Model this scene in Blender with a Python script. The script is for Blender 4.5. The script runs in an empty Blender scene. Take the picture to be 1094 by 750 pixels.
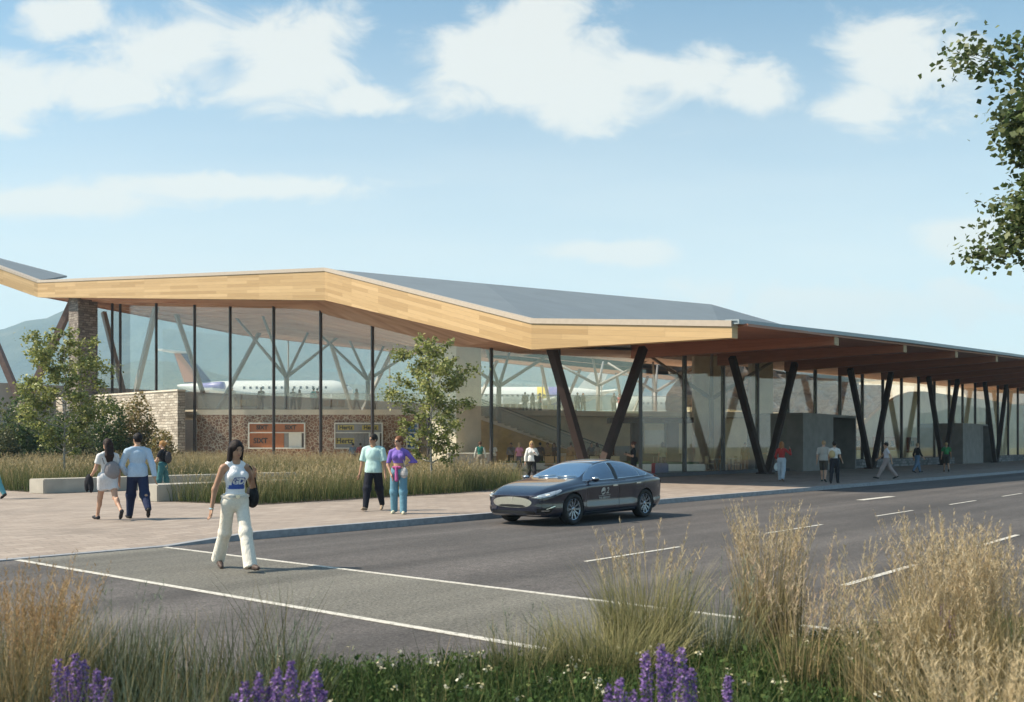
import bpy, bmesh, math, random
import numpy as np
from mathutils import Vector, Matrix, geometry
from mathutils.bvhtree import BVHTree
random.seed(7); RNG = np.random.default_rng(11)
SC = bpy.context.scene; COL = SC.collection
R_ = math.radians
ANG = R_(50.2); CR, SR = math.cos(ANG), math.sin(ANG)
F = 1038.0; EYE = 1.62; HU, HV = 547.0, 477.0     # focal length in pixels of the photo, eye height, horizon point
def W(s, t, z=0.0): return Vector((s*CR - t*SR, s*SR + t*CR, z))      # road frame (along the kerb, towards the terminal) -> world
def ST(x, y): return (x*CR + y*SR, -x*SR + y*CR)
def gp(u, v, z=0.0):                                                   # ground point seen at photo pixel u, v
    y = (EYE - z)*F/(v - HV); return Vector(((u-HU)/F*y, y, z))
def at(u, v, y): return Vector(((u-HU)/F*y, y, EYE + (HV-v)/F*y))

# ------------------------------------------------------------ tagging
def tag(o, label=None, cat=None, group=None, kind=None):
    if label: o['label'] = label
    if cat: o['category'] = cat
    if group: o['group'] = group
    if kind: o['kind'] = kind
    return o
def empty(name, loc=(0,0,0), rz=0.0, label=None, cat=None, group=None, scale=1.0):
    o = bpy.data.objects.new(name, None); COL.objects.link(o)
    o.location = loc; o.rotation_euler = (0,0,rz); o.scale = (scale,)*3; o.empty_display_size = .3
    return tag(o, label, cat, group)
def link(name, me, parent=None, loc=(0,0,0), rz=0.0):
    o = bpy.data.objects.new(name, me); COL.objects.link(o)
    if parent is not None: o.parent = parent
    o.location = loc; o.rotation_euler = (0,0,rz)
    return o
def copy_tree(o, parent=None):
    c = o.copy(); COL.objects.link(c)
    if parent is not None: c.parent = parent
    for ch in list(o.children): copy_tree(ch, c)
    return c

# ------------------------------------------------------------ mesh builders
class MB:
    def __init__(self): self.v = []; self.f = []; self.m = []
    def add(self, vs, fs, mi=0):
        b = len(self.v); self.v += [tuple(p) for p in vs]
        self.f += [tuple(i+b for i in f) for f in fs]; self.m += [mi]*len(fs); return self
    def box(self, x0,x1,y0,y1,z0,z1, mi=0):
        vs = [(x0,y0,z0),(x1,y0,z0),(x1,y1,z0),(x0,y1,z0),(x0,y0,z1),(x1,y0,z1),(x1,y1,z1),(x0,y1,z1)]
        return self.add(vs, [(0,3,2,1),(4,5,6,7),(0,1,5,4),(1,2,6,5),(2,3,7,6),(3,0,4,7)], mi)
    def hexa(self, lo, hi, mi=0):                       # any box: 4 lower + 4 upper corners (ccw from above)
        return self.add(list(lo)+list(hi), [(0,3,2,1),(4,5,6,7),(0,1,5,4),(1,2,6,5),(2,3,7,6),(3,0,4,7)], mi)
    def bar(self, p0, p1, w, h, up=(0,0,1), mi=0, w1=None, h1=None):
        p0, p1 = Vector(p0), Vector(p1); d = (p1-p0).normalized(); up = Vector(up)
        if abs(d.dot(up)) > .98: up = Vector((1,0,0))
        a = d.cross(up).normalized(); b = a.cross(d).normalized()
        w1 = w if w1 is None else w1; h1 = h if h1 is None else h1
        def ring(p, w, h): return [p-a*w/2-b*h/2, p+a*w/2-b*h/2, p+a*w/2+b*h/2, p-a*w/2+b*h/2]
        return self.add(ring(p0,w,h)+ring(p1,w1,h1), [(0,1,2,3),(7,6,5,4),(0,4,5,1),(1,5,6,2),(2,6,7,3),(3,7,4,0)], mi)
    def tube(self, pts, rs, n=8, mi=0, cap=True):
        pts = [Vector(p) for p in pts]
        if not hasattr(rs, '__len__'): rs = [rs]*len(pts)
        vs = []; fs = []; a = None
        for i, p in enumerate(pts):
            d = (pts[min(i+1,len(pts)-1)] - pts[max(i-1,0)]).normalized()
            if a is None:
                a = d.orthogonal().normalized()
            else:
                a = (a - d*a.dot(d)); a = a.normalized() if a.length > 1e-6 else d.orthogonal().normalized()
            b = d.cross(a)
            for k in range(n):
                th = 2*math.pi*k/n; vs.append(p + (a*math.cos(th) + b*math.sin(th))*rs[i])
        for i in range(len(pts)-1):
            for k in range(n):
                k2 = (k+1)%n; fs.append((i*n+k, i*n+k2, (i+1)*n+k2, (i+1)*n+k))
        if cap:
            fs.append(tuple(range(n))[::-1]); fs.append(tuple((len(pts)-1)*n+k for k in range(n)))
        return self.add(vs, fs, mi)
    def ell(self, c, r, n=12, m=8, mi=0, rot=None):
        vs = [];fs = []
        for i in range(m+1):
            ph = math.pi*i/m
            for k in range(n):
                th = 2*math.pi*k/n
                p = Vector((r[0]*math.sin(ph)*math.cos(th), r[1]*math.sin(ph)*math.sin(th), r[2]*math.cos(ph)))
                if rot is not None: p = rot @ p
                vs.append(Vector(c)+p)
        for i in range(m):
            for k in range(n):
                k2=(k+1)%n; fs.append((i*n+k,(i+1)*n+k,(i+1)*n+k2,i*n+k2))
        return self.add(vs, fs, mi)
    def prism(self, pts, z0, z1, mi=0):                 # plan polygon, vertical extrusion
        n = len(pts)
        zl = z0 if hasattr(z0,'__len__') else [z0]*n; zh = z1 if hasattr(z1,'__len__') else [z1]*n
        vs = [(p[0],p[1],zl[i]) for i,p in enumerate(pts)] + [(p[0],p[1],zh[i]) for i,p in enumerate(pts)]
        ar = sum(pts[i][0]*pts[(i+1)%n][1]-pts[(i+1)%n][0]*pts[i][1] for i in range(n))
        fs = [tuple(range(n))[::-1], tuple(range(n,2*n))] + [(i,(i+1)%n,n+(i+1)%n,n+i) for i in range(n)]
        if ar < 0: fs = [f[::-1] for f in fs]
        return self.add(vs, fs, mi)
    def build(self, name, mats, parent=None, off=(0,0,0), loc=(0,0,0), rz=0.0, smooth=False, bevel=0):
        me = bpy.data.meshes.new(name); o = Vector(off)
        me.from_pydata([Vector(p)-o for p in self.v], [], self.f)
        if not isinstance(mats, (list,tuple)): mats = [mats]
        for m in mats: me.materials.append(m)
        if any(self.m): me.polygons.foreach_set('material_index', self.m)
        if smooth: me.shade_smooth()
        me.update()
        if bevel:
            bm = bmesh.new(); bm.from_mesh(me)
            bmesh.ops.remove_doubles(bm, verts=bm.verts, dist=1e-5)
            bmesh.ops.bevel(bm, geom=[e for e in bm.edges if len(e.link_faces)==2 and e.calc_face_angle(0)>.5], offset=bevel, segments=2, affect='EDGES')
            bm.to_mesh(me); bm.free()
        return link(name, me, parent, loc, rz)

def np_mesh(name, verts, faces, mats, midx=None, col=None, smooth=False):
    """verts (N,3), faces (M,k) numpy."""
    me = bpy.data.meshes.new(name); k = faces.shape[1]; M = len(faces)
    me.vertices.add(len(verts)); me.vertices.foreach_set('co', verts.astype(np.float32).ravel())
    me.loops.add(M*k); me.loops.foreach_set('vertex_index', faces.astype(np.int32).ravel())
    me.polygons.add(M); me.polygons.foreach_set('loop_start', np.arange(0, M*k, k, dtype=np.int32))
    if not isinstance(mats,(list,tuple)): mats=[mats]
    for m in mats: me.materials.append(m)
    if midx is not None: me.polygons.foreach_set('material_index', midx.astype(np.int32))
    me.update(calc_edges=True)
    if col is not None:
        a = me.color_attributes.new('tint','FLOAT_COLOR','POINT')
        c4 = np.ones((len(verts),4), np.float32); c4[:,:3] = col
        a.data.foreach_set('color', c4.ravel())
    if smooth: me.shade_smooth()
    return me

def text_geo(s, size=1.0, bold=0.0):
    cu = bpy.data.curves.new('txt','FONT'); cu.body = s; cu.size = size; cu.align_x='CENTER'; cu.align_y='CENTER'; cu.offset = bold; cu.resolution_u = 3
    o = bpy.data.objects.new('txt', cu); COL.objects.link(o)
    dg = bpy.context.evaluated_depsgraph_get(); dg.update()
    me = bpy.data.meshes.new_from_object(o.evaluated_get(dg))
    vs = [v.co.copy() for v in me.vertices]; fs = [tuple(p.vertices) for p in me.polygons]
    bpy.data.objects.remove(o); bpy.data.curves.remove(cu); bpy.data.meshes.remove(me)
    return vs, fs
def text_solid(s, size, depth, bold=0.0):
    """letters with thickness; x right, y up, z out of the face"""
    vs, fs = text_geo(s, size, bold); n = len(vs)
    out = [(v.x,v.y,depth) for v in vs] + [(v.x,v.y,0) for v in vs]
    F2 = list(fs); cnt = {}
    for f in fs:
        for i in range(len(f)):
            e=(f[i],f[(i+1)%len(f)]); cnt[e]=1
    for (a,b) in cnt:
        if (b,a) not in cnt: F2.append((b,a,a+n,b+n))
    return out, F2

# ------------------------------------------------------------ materials
def nt(name):
    m = bpy.data.materials.new(name); m.use_nodes = True; t = m.node_tree
    return m, t, t.nodes['Principled BSDF'], t.nodes['Material Output']
def N(t, typ, **kw):
    n = t.nodes.new(typ)
    for k, v in kw.items():
        if k in n.inputs: n.inputs[k].default_value = v
        else: setattr(n, k, v)
    return n
def c4(c): return (c[0],c[1],c[2],1.0)
def ramp(t, src, stops):
    r = t.nodes.new('ShaderNodeValToRGB'); e = r.color_ramp.elements
    while len(e) < len(stops): e.new(.5)
    for i,(p,c) in enumerate(stops): e[i].position = p; e[i].color = c4(c) if hasattr(c,'__len__') else (c,c,c,1)
    t.links.new(src, r.inputs[0]); return r.outputs['Color']
def mixc(t, fac, a, b, mode='MIX'):
    m = t.nodes.new('ShaderNodeMix'); m.data_type='RGBA'; m.blend_type=mode
    for s, val in ((0,fac),(6,a),(7,b)):
        if hasattr(val,'is_linked') : t.links.new(val, m.inputs[s])
        elif s==0: m.inputs[0].default_value = val
        else: m.inputs[s].default_value = c4(val)
    return m.outputs[2]
def bumpn(t, b, h, strength=.3, dist=.02):
    n = N(t,'ShaderNodeBump', Strength=strength, Distance=dist); t.links.new(h, n.inputs['Height']); t.links.new(n.outputs[0], b.inputs['Normal'])
def coords(t, mapping=None, rot=None):
    tc = t.nodes.new('ShaderNodeTexCoord'); out = tc.outputs['Object']
    if mapping is not None or rot is not None:
        mp = t.nodes.new('ShaderNodeMapping')
        if mapping: mp.inputs['Scale'].default_value = mapping
        if rot: mp.inputs['Rotation'].default_value = rot
        t.links.new(out, mp.inputs[0]); out = mp.outputs[0]
    return out
def plain(name, c, rough=.6, metal=0, var=.12, scale=6.0, bump=0.0, spec=.5, coat=0):
    """one colour with a slight uneven tone and grain"""
    m,t,b,o = nt(name); co = coords(t)
    n = N(t,'ShaderNodeTexNoise', Scale=scale, Detail=4.0); t.links.new(co, n.inputs['Vector'])
    lo = tuple(x*(1-var) for x in c); hi = tuple(min(1,x*(1+var)) for x in c)
    t.links.new(ramp(t, n.outputs['Fac'], [(.3,lo),(.7,hi)]), b.inputs['Base Color'])
    b.inputs['Roughness'].default_value = rough; b.inputs['Metallic'].default_value = metal
    b.inputs['Specular IOR Level'].default_value = spec; b.inputs['Coat Weight'].default_value = coat
    if bump: bumpn(t,b,n.outputs['Fac'],bump)
    return m
def tint_mat(name, rough=.7, trans=.25, spec=.3):
    """leaf or blade: its own colour per leaf, light passes through"""
    m,t,b,o = nt(name)
    a = N(t,'ShaderNodeAttribute', attribute_name='tint')
    t.links.new(a.outputs['Color'], b.inputs['Base Color']); b.inputs['Roughness'].default_value = rough; b.inputs['Specular IOR Level'].default_value = spec
    tr = t.nodes.new('ShaderNodeBsdfTranslucent'); t.links.new(a.outputs['Color'], tr.inputs['Color'])
    mx = t.nodes.new('ShaderNodeMixShader'); mx.inputs[0].default_value = trans
    t.links.new(b.outputs[0], mx.inputs[1]); t.links.new(tr.outputs[0], mx.inputs[2]); t.links.new(mx.outputs[0], o.inputs['Surface'])
    return m
def wall_uv(t, horiz='xy'):
    """vector (distance along the wall, height, 0)"""
    co = t.nodes.new('ShaderNodeTexCoord'); sp = t.nodes.new('ShaderNodeSeparateXYZ'); t.links.new(co.outputs['Object'], sp.inputs[0])
    cb = t.nodes.new('ShaderNodeCombineXYZ')
    if horiz == 'xy':
        ad = N(t,'ShaderNodeMath', operation='SUBTRACT'); t.links.new(sp.outputs[0], ad.inputs[0]); t.links.new(sp.outputs[1], ad.inputs[1]); src = ad.outputs[0]
    else: src = sp.outputs[0 if horiz=='x' else 1]
    t.links.new(src, cb.inputs[0]); t.links.new(sp.outputs[2], cb.inputs[1])
    return cb.outputs[0]
def boards(name, c0, c1, horiz='y', width=2.4, row=.16, rough=.55, gap=.004, grain=1.0):
    m,t,b,o = nt(name); uv = wall_uv(t, horiz) if horiz!='uv' else N(t,'ShaderNodeTexCoord').outputs['UV']
    br = N(t,'ShaderNodeTexBrick', Scale=1.0); br.offset=.37; br.offset_frequency=3; br.squash=1.0
    br.inputs['Brick Width'].default_value=width; br.inputs['Row Height'].default_value=row; br.inputs['Mortar Size'].default_value=gap
    br.inputs['Bias'].default_value=0.0
    br.inputs['Color1'].default_value=c4(c0); br.inputs['Color2'].default_value=c4(c1); br.inputs['Mortar'].default_value=c4(tuple(x*.6 for x in c0))
    t.links.new(uv, br.inputs['Vector'])
    mp = N(t,'ShaderNodeMapping'); mp.inputs['Scale'].default_value=(1.2,26,1); t.links.new(uv, mp.inputs[0])
    n = N(t,'ShaderNodeTexNoise', Scale=1.0, Detail=5.0); t.links.new(mp.outputs[0], n.inputs['Vector'])
    g = ramp(t, n.outputs['Fac'], [(.25,1-.3*grain),(.75,1+.0*grain)])
    t.links.new(mixc(t, 1.0, br.outputs['Color'], g, 'MULTIPLY'), b.inputs['Base Color'])
    b.inputs['Roughness'].default_value=rough; bumpn(t,b,br.outputs['Fac'],.15,-.01)
    return m
M = {}
def make_materials():
    # asphalt
    def asphalt(name, lo, hi, agg):
        m,t,b,o = nt(name); co = coords(t)
        n1 = N(t,'ShaderNodeTexNoise', Scale=.35, Detail=5.0); t.links.new(co,n1.inputs['Vector'])
        st = coords(t,(.06,.9,1)); n3 = N(t,'ShaderNodeTexNoise', Scale=1.0, Detail=4.0); t.links.new(st,n3.inputs['Vector'])
        n2 = N(t,'ShaderNodeTexNoise', Scale=30.0, Detail=4.0, Roughness=.8); t.links.new(co,n2.inputs['Vector'])
        v = N(t,'ShaderNodeTexVoronoi', Scale=62.0); t.links.new(co,v.inputs['Vector'])
        base = mixc(t, n1.outputs['Fac'], lo, hi)
        base = mixc(t, 1.0, base, ramp(t,n3.outputs['Fac'],[(.33,.62),(.64,1.12)]), 'MULTIPLY')
        if name=='asphalt':
            sy=t.nodes.new('ShaderNodeSeparateXYZ'); t.links.new(co,sy.inputs[0])
            wv=N(t,'ShaderNodeMath',operation='MULTIPLY'); t.links.new(sy.outputs[1],wv.inputs[0]); wv.inputs[1].default_value=3.45
            sn=N(t,'ShaderNodeMath',operation='SINE'); t.links.new(wv.outputs[0],sn.inputs[0])
            n4=N(t,'ShaderNodeTexNoise',Scale=.22,Detail=3.0); t.links.new(co,n4.inputs['Vector'])
            tr=N(t,'ShaderNodeMath',operation='MULTIPLY'); t.links.new(sn.outputs[0],tr.inputs[0]); t.links.new(n4.outputs['Fac'],tr.inputs[1])
            base=mixc(t,1.0,base,ramp(t,tr.outputs[0],[(.0,1.0),(.55,.80)]),'MULTIPLY')
            n6=N(t,'ShaderNodeTexNoise',Scale=7.0,Detail=5.0,Roughness=.75); t.links.new(co,n6.inputs['Vector'])
            base=mixc(t,1.0,base,ramp(t,n6.outputs['Fac'],[(.32,.70),(.5,1.0),(.68,1.25)]),'MULTIPLY')
            n5=N(t,'ShaderNodeTexNoise',Scale=.9,Detail=6.0,Roughness=.7); t.links.new(co,n5.inputs['Vector'])
            base=mixc(t,1.0,base,ramp(t,n5.outputs['Fac'],[(.30,.66),(.42,1.0),(.62,1.0),(.72,1.12)]),'MULTIPLY')
        sp = ramp(t, n2.outputs['Fac'], [(.35,1-agg),(.66,1+agg)])
        base = mixc(t, 1.0, base, sp, 'MULTIPLY')
        sp2 = ramp(t, v.outputs['Color'], [(.0,.78),(.8,1.0),(1.0,1.7)])
        base = mixc(t, .8, base, sp2, 'MULTIPLY')
        t.links.new(base,b.inputs['Base Color']); b.inputs['Roughness'].default_value=.82; bumpn(t,b,n2.outputs['Fac'],.5,.01); return m
    M['asphalt'] = asphalt('asphalt',(.072,.064,.062),(.135,.122,.115),.6)
    M['crossing'] = asphalt('grey_green_aggregate',(.128,.122,.104),(.182,.172,.148),.6)
    # pavers
    m,t,b,o = nt('clay_pavers'); co = coords(t)
    br = N(t,'ShaderNodeTexBrick', Scale=1.0); br.offset=.5
    for k,v in (('Brick Width',.42),('Row Height',.21),('Mortar Size',.006),('Bias',-.1)): br.inputs[k].default_value=v
    br.inputs['Color1'].default_value=(.30,.245,.205,1); br.inputs['Color2'].default_value=(.385,.32,.27,1); br.inputs['Mortar'].default_value=(.17,.14,.12,1)
    t.links.new(co,br.inputs['Vector'])
    n = N(t,'ShaderNodeTexNoise', Scale=.5, Detail=6.0); t.links.new(co,n.inputs['Vector'])
    n2 = N(t,'ShaderNodeTexNoise', Scale=40.0, Detail=2.0); t.links.new(co,n2.inputs['Vector'])
    c = mixc(t,1.0,br.outputs['Color'],ramp(t,n.outputs['Fac'],[(.3,.78),(.7,1.06)]),'MULTIPLY')
    c = mixc(t,1.0,c,ramp(t,n2.outputs['Fac'],[(.3,.85),(.7,1.1)]),'MULTIPLY')
    t.links.new(c,b.inputs['Base Color']); b.inputs['Roughness'].default_value=.8; bumpn(t,b,br.outputs['Fac'],.3,-.01); M['pavers']=m
    M['kerb'] = plain('kerb_concrete',(.27,.28,.30),.8,var=.18,scale=9,bump=.2)
    m,t,b,o = nt('worn_white_paint'); co = coords(t); n = N(t,'ShaderNodeTexNoise', Scale=16.0, Detail=6.0, Roughness=.7); t.links.new(co,n.inputs['Vector'])
    t.links.new(ramp(t,n.outputs['Fac'],[(.34,(.22,.21,.19)),(.46,(.52,.50,.45)),(.7,(.66,.63,.57))]),b.inputs['Base Color']); b.inputs['Roughness'].default_value=.75; M['paint']=m
    M['concrete'] = plain('cast_concrete',(.40,.37,.32),.75,var=.13,scale=2.2,bump=.15)
    M['concrete_grey'] = plain('grey_concrete_panel',(.23,.215,.205),.75,var=.14,scale=1.6,bump=.15)
    M['concrete_pale'] = plain('pale_plaster',(.80,.71,.58),.8,var=.10,scale=1.1)
    M['beige'] = plain('beige_plaster',(.86,.74,.57),.8,var=.12,scale=.8)
    M['cream'] = plain('cream_plaster',(.82,.74,.54),.8,var=.12,scale=.7)
    M['floor_in'] = plain('polished_floor',(.82,.74,.63),.35,var=.08,scale=1.5)
    M['dark_base'] = plain('dark_plinth',(.06,.06,.075),.6,var=.2)
    M['recess'] = plain('dark_doorway_panel',(.05,.043,.045),.5,var=.2,scale=2)
    M['fascia'] = boards('pale_larch_boards',(.43,.275,.12),(.60,.41,.205),'uv',3.4,.2,.5,.003,.55)
    M['beam'] = boards('red_cedar_beam',(.36,.145,.085),(.45,.19,.115),'y',5.0,.16,.5,.002)
    M['beam_end'] = boards('beam_end_grain',(.46,.33,.2),(.5,.37,.22),'x',.4,.08,.7,.002)
    # ceiling: strips on the slope
    m,t,b,o = nt('cedar_ceiling_strips'); co = coords(t,(1.0,.06,.3)); 
    w = N(t,'ShaderNodeTexNoise', Scale=2.6, Detail=3.0); t.links.new(co,w.inputs['Vector'])
    t.links.new(ramp(t,w.outputs['Fac'],[(.3,(.46,.23,.145)),(.5,(.60,.34,.22)),(.7,(.70,.44,.30))]),b.inputs['Base Color']); b.inputs['Roughness'].default_value=.6; M['ceiling']=m
    M['roof'] = plain('grey_roof_membrane',(.145,.18,.21),.8,var=.06,scale=.5,bump=.05)
    M['flash'] = plain('pale_metal_coping',(.46,.39,.32),.5,var=.06)
    M['edge'] = plain('grey_metal_edge',(.30,.36,.40),.5,var=.06)
    M['steel'] = plain('dark_brown_steel',(.050,.034,.030),.75,var=.15,scale=2,spec=.15)
    M['mull'] = plain('dark_bronze_mullion',(.045,.038,.040),.4,var=.1)
    M['ygrey'] = plain('warm_grey_steel',(.30,.275,.26),.5,var=.1)
    M['post_wood'] = plain('brown_timber_post',(.17,.105,.085),.6,var=.2,scale=4)
    # glass
    m,t,b,o = nt('clear_glazing'); t.nodes.remove(b)
    tr = N(t,'ShaderNodeBsdfTransparent', Color=(.975,.985,.98,1)); gl = N(t,'ShaderNodeBsdfGlossy', Roughness=.015, Color=(1,.97,.92,1))
    lw = N(t,'ShaderNodeLayerWeight', Blend=.5); pw = N(t,'ShaderNodeMath', operation='POWER'); t.links.new(lw.outputs['Facing'],pw.inputs[0]); pw.inputs[1].default_value=5.0
    fr = N(t,'ShaderNodeMath', operation='MULTIPLY_ADD'); t.links.new(pw.outputs[0],fr.inputs[0]); fr.inputs[1].default_value=.5; fr.inputs[2].default_value=.055; mx = t.nodes.new('ShaderNodeMixShader')
    t.links.new(fr.outputs[0],mx.inputs[0]); t.links.new(tr.outputs[0],mx.inputs[1]); t.links.new(gl.outputs[0],mx.inputs[2]); t.links.new(mx.outputs[0],o.inputs['Surface']); M['glass']=m
    m,t,b,o = nt('balustrade_glass'); t.nodes.remove(b)
    tr = N(t,'ShaderNodeBsdfTransparent', Color=(.92,.94,.92,1)); gl = N(t,'ShaderNodeBsdfDiffuse', Color=(.82,.82,.78,1))
    mx = t.nodes.new('ShaderNodeMixShader'); mx.inputs[0].default_value=.22
    t.links.new(tr.outputs[0],mx.inputs[1]); t.links.new(gl.outputs[0],mx.inputs[2]); t.links.new(mx.outputs[0],o.inputs['Surface']); M['rail_glass']=m
    # pale ledge stone
    def ledge(name, cs, mortar, bw, rh, horiz='xy'):
        m,t,b,o = nt(name); uv = wall_uv(t,horiz)
        nz = N(t,'ShaderNodeTexNoise', Scale=1.7, Detail=2.0); t.links.new(uv,nz.inputs['Vector'])
        ad = N(t,'ShaderNodeVectorMath', operation='MULTIPLY_ADD'); t.links.new(nz.outputs['Color'],ad.inputs[0]); ad.inputs[1].default_value=(.55,.17,0); t.links.new(uv,ad.inputs[2])
        br = N(t,'ShaderNodeTexBrick', Scale=1.0); br.offset=.43; br.offset_frequency=2; br.squash=.62; br.squash_frequency=3
        for k,v in (('Brick Width',bw),('Row Height',rh),('Mortar Size',.018),('Mortar Smooth',.3),('Bias',0)): br.inputs[k].default_value=v
        br.inputs['Color1'].default_value=(0,0,0,1); br.inputs['Color2'].default_value=(1,1,1,1); br.inputs['Mortar'].default_value=(.5,.5,.5,1)
        t.links.new(ad.outputs[0],br.inputs['Vector'])
        col = ramp(t,br.outputs['Color'],[(0,cs[0]),(.5,cs[1]),(1,cs[2])])
        n2 = N(t,'ShaderNodeTexNoise', Scale=9.0, Detail=4.0); t.links.new(uv,n2.inputs['Vector'])
        col = mixc(t,1.0,col,ramp(t,n2.outputs['Fac'],[(.3,.8),(.7,1.1)]),'MULTIPLY')
        col = mixc(t,br.outputs['Fac'],col,mortar)
        t.links.new(col,b.inputs['Base Color']); b.inputs['Roughness'].default_value=.85; bumpn(t,b,br.outputs['Fac'],.7,-.05); return m
    M['ledge'] = ledge('pale_ledge_stone',((.36,.31,.25),(.56,.49,.40),(.70,.64,.54)),(.17,.14,.11),.62,.19)
    M['ledge_dark'] = ledge('brown_ledge_stone',((.16,.13,.115),(.25,.21,.185),(.35,.31,.27)),(.09,.075,.065),.55,.19)
    M['rubble'] = ledge('blue_grey_rubble',((.12,.12,.13),(.20,.20,.215),(.30,.30,.31)),(.09,.09,.09),.5,.2)
    # brown polygonal stone
    m,t,b,o = nt('brown_polygon_stone'); uv = wall_uv(t,'x')
    v = N(t,'ShaderNodeTexVoronoi', Scale=4.2); v.feature='DISTANCE_TO_EDGE'; v.inputs['Randomness'].default_value=1.0; t.links.new(uv,v.inputs['Vector'])
    v2 = N(t,'ShaderNodeTexVoronoi', Scale=4.2); t.links.new(uv,v2.inputs['Vector'])
    sp = t.nodes.new('ShaderNodeSeparateColor'); t.links.new(v2.outputs['Color'],sp.inputs[0])
    cell = ramp(t,sp.outputs[0],[(0,(.17,.075,.045)),(.5,(.25,.115,.065)),(1,(.34,.18,.11))])
    msk = ramp(t,v.outputs['Distance'],[(.045,1.0),(.075,0.0)])
    t.links.new(mixc(t,msk,cell,(.60,.50,.38)),b.inputs['Base Color']); b.inputs['Roughness'].default_value=.8; M['polystone']=m
    # hillside stand-in, built as a rock face indoors
    m,t,b,o = nt('brown_hillside_rock'); co = coords(t,(.25,.25,.5)); n = N(t,'ShaderNodeTexNoise', Scale=1.6, Detail=9.0, Roughness=.7, Distortion=1.2); t.links.new(co,n.inputs['Vector'])
    t.links.new(ramp(t,n.outputs['Fac'],[(.3,(.11,.075,.06)),(.45,(.24,.17,.135)),(.58,(.33,.27,.23)),(.72,(.20,.19,.19))]),b.inputs['Base Color']); bumpn(t,b,n.outputs['Fac'],1.0,.4); b.inputs['Roughness'].default_value=.9; M['rock']=m
    M['stair_wood'] = plain('yellow_oak_panel',(.50,.33,.13),.6,var=.15,scale=2)
    M['dark_wood'] = plain('dark_walnut',(.075,.042,.032),.5,var=.2,scale=4)
    M['orange'] = plain('orange_panel',(.46,.15,.045),.5,var=.06)
    M['orange_wood'] = plain('orange_brown_counter',(.46,.19,.09),.5,var=.15,scale=3)
    M['black'] = plain('matt_black',(.015,.014,.015),.5,var=.1)
    M['white'] = plain('white_panel',(.78,.76,.70),.5,var=.05)
    M['grey'] = plain('mid_grey_panel',(.28,.27,.27),.6,var=.08)
    M['yellow'] = plain('yellow_panel',(.56,.43,.08),.5,var=.06)
    M['blue_panel'] = plain('deep_blue_panel',(.035,.12,.30),.5,var=.08)
    M['green_leafy'] = plain('planter_green',(.09,.14,.05),.9,var=.5,scale=18)
    M['soil'] = plain('brown_soil',(.075,.055,.04),.95,var=.4,scale=12,bump=.6)
    M['apron'] = plain('pale_apron_concrete',(.42,.40,.36),.8,var=.1,scale=.05)
    m,t,b,o = nt('dry_field'); co = coords(t); n = N(t,'ShaderNodeTexNoise', Scale=.01, Detail=8.0); t.links.new(co,n.inputs['Vector'])
    t.links.new(ramp(t,n.outputs['Fac'],[(.35,(.13,.15,.06)),(.65,(.23,.20,.11))]),b.inputs['Base Color']); b.inputs['Roughness'].default_value=1; M['field']=m
    m,t,b,o = nt('wooded_hillside'); co = coords(t); n = N(t,'ShaderNodeTexNoise', Scale=.006, Detail=9.0, Roughness=.65); t.links.new(co,n.inputs['Vector'])
    t.links.new(ramp(t,n.outputs['Fac'],[(.38,(.028,.045,.035)),(.55,(.06,.075,.05)),(.68,(.12,.12,.085))]),b.inputs['Base Color']); b.inputs['Roughness'].default_value=1; bumpn(t,b,n.outputs['Fac'],1.0,40); M['hill']=m
    M['leaf'] = tint_mat('leaf',.5,.38,.4); M['blade'] = tint_mat('grass_blade',.75,.25,.2); M['petal'] = tint_mat('petal',.8,.25,.2)
    M['bark'] = plain('pale_bark',(.33,.30,.26),.9,var=.35,scale=30,bump=.5)
    M['bark_dark'] = plain('dark_bark',(.07,.055,.045),.9,var=.35,scale=20,bump=.6)
    # aircraft
    M['plane_white'] = plain('aircraft_white',(.66,.66,.64),.35,var=.03)
    M['plane_red'] = plain('aircraft_coral',(.48,.22,.15),.4,var=.05)
    M['plane_blue'] = plain('aircraft_blue',(.20,.19,.42),.4,var=.05)
    M['plane_navy'] = plain('aircraft_navy',(.04,.07,.17),.4,var=.05)
    M['plane_yellow'] = plain('aircraft_yellow',(.78,.58,.10),.4,var=.05)
    M['plane_win'] = plain('aircraft_window',(.06,.07,.10),.2,var=.05)
    # car
    M['car_paint'] = plain('navy_black_car_paint',(.007,.012,.034),.22,var=.1,scale=2,spec=.7,coat=1.0)
    M['car_paint'].node_tree.nodes['Principled BSDF'].inputs['Coat Roughness'].default_value=.02
    M['car_paint'].node_tree.nodes['Principled BSDF'].inputs['Metallic'].default_value=.35
    M['car_glass'] = plain('sky_tinted_car_glass',(.045,.105,.21),.03,var=.05,spec=1.0,coat=1.0)  # blue of the reflected sky is put into the dark tint
    M['chrome'] = plain('brushed_chrome',(.72,.74,.76),.18,1.0,var=.05)
    M['nose_metal'] = plain('silver_nose_panel',(.60,.58,.52),.28,1.0,var=.06,scale=20)
    M['rubber'] = plain('tyre_rubber',(.014,.014,.016),.75,var=.2)
    M['rim'] = plain('blue_grey_alloy',(.30,.35,.42),.25,.9,var=.08)
    M['lamp_lens'] = plain('headlight_lens',(.34,.40,.46),.08,.3,var=.3,scale=25,spec=1.0,coat=1.0)
    M['decal'] = plain('pale_grey_decal',(.55,.54,.52),.5,var=.04)
    M['trim_black'] = plain('satin_black_trim',(.008,.008,.009),.35,var=.1)
make_materials()
_mc = {}
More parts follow.
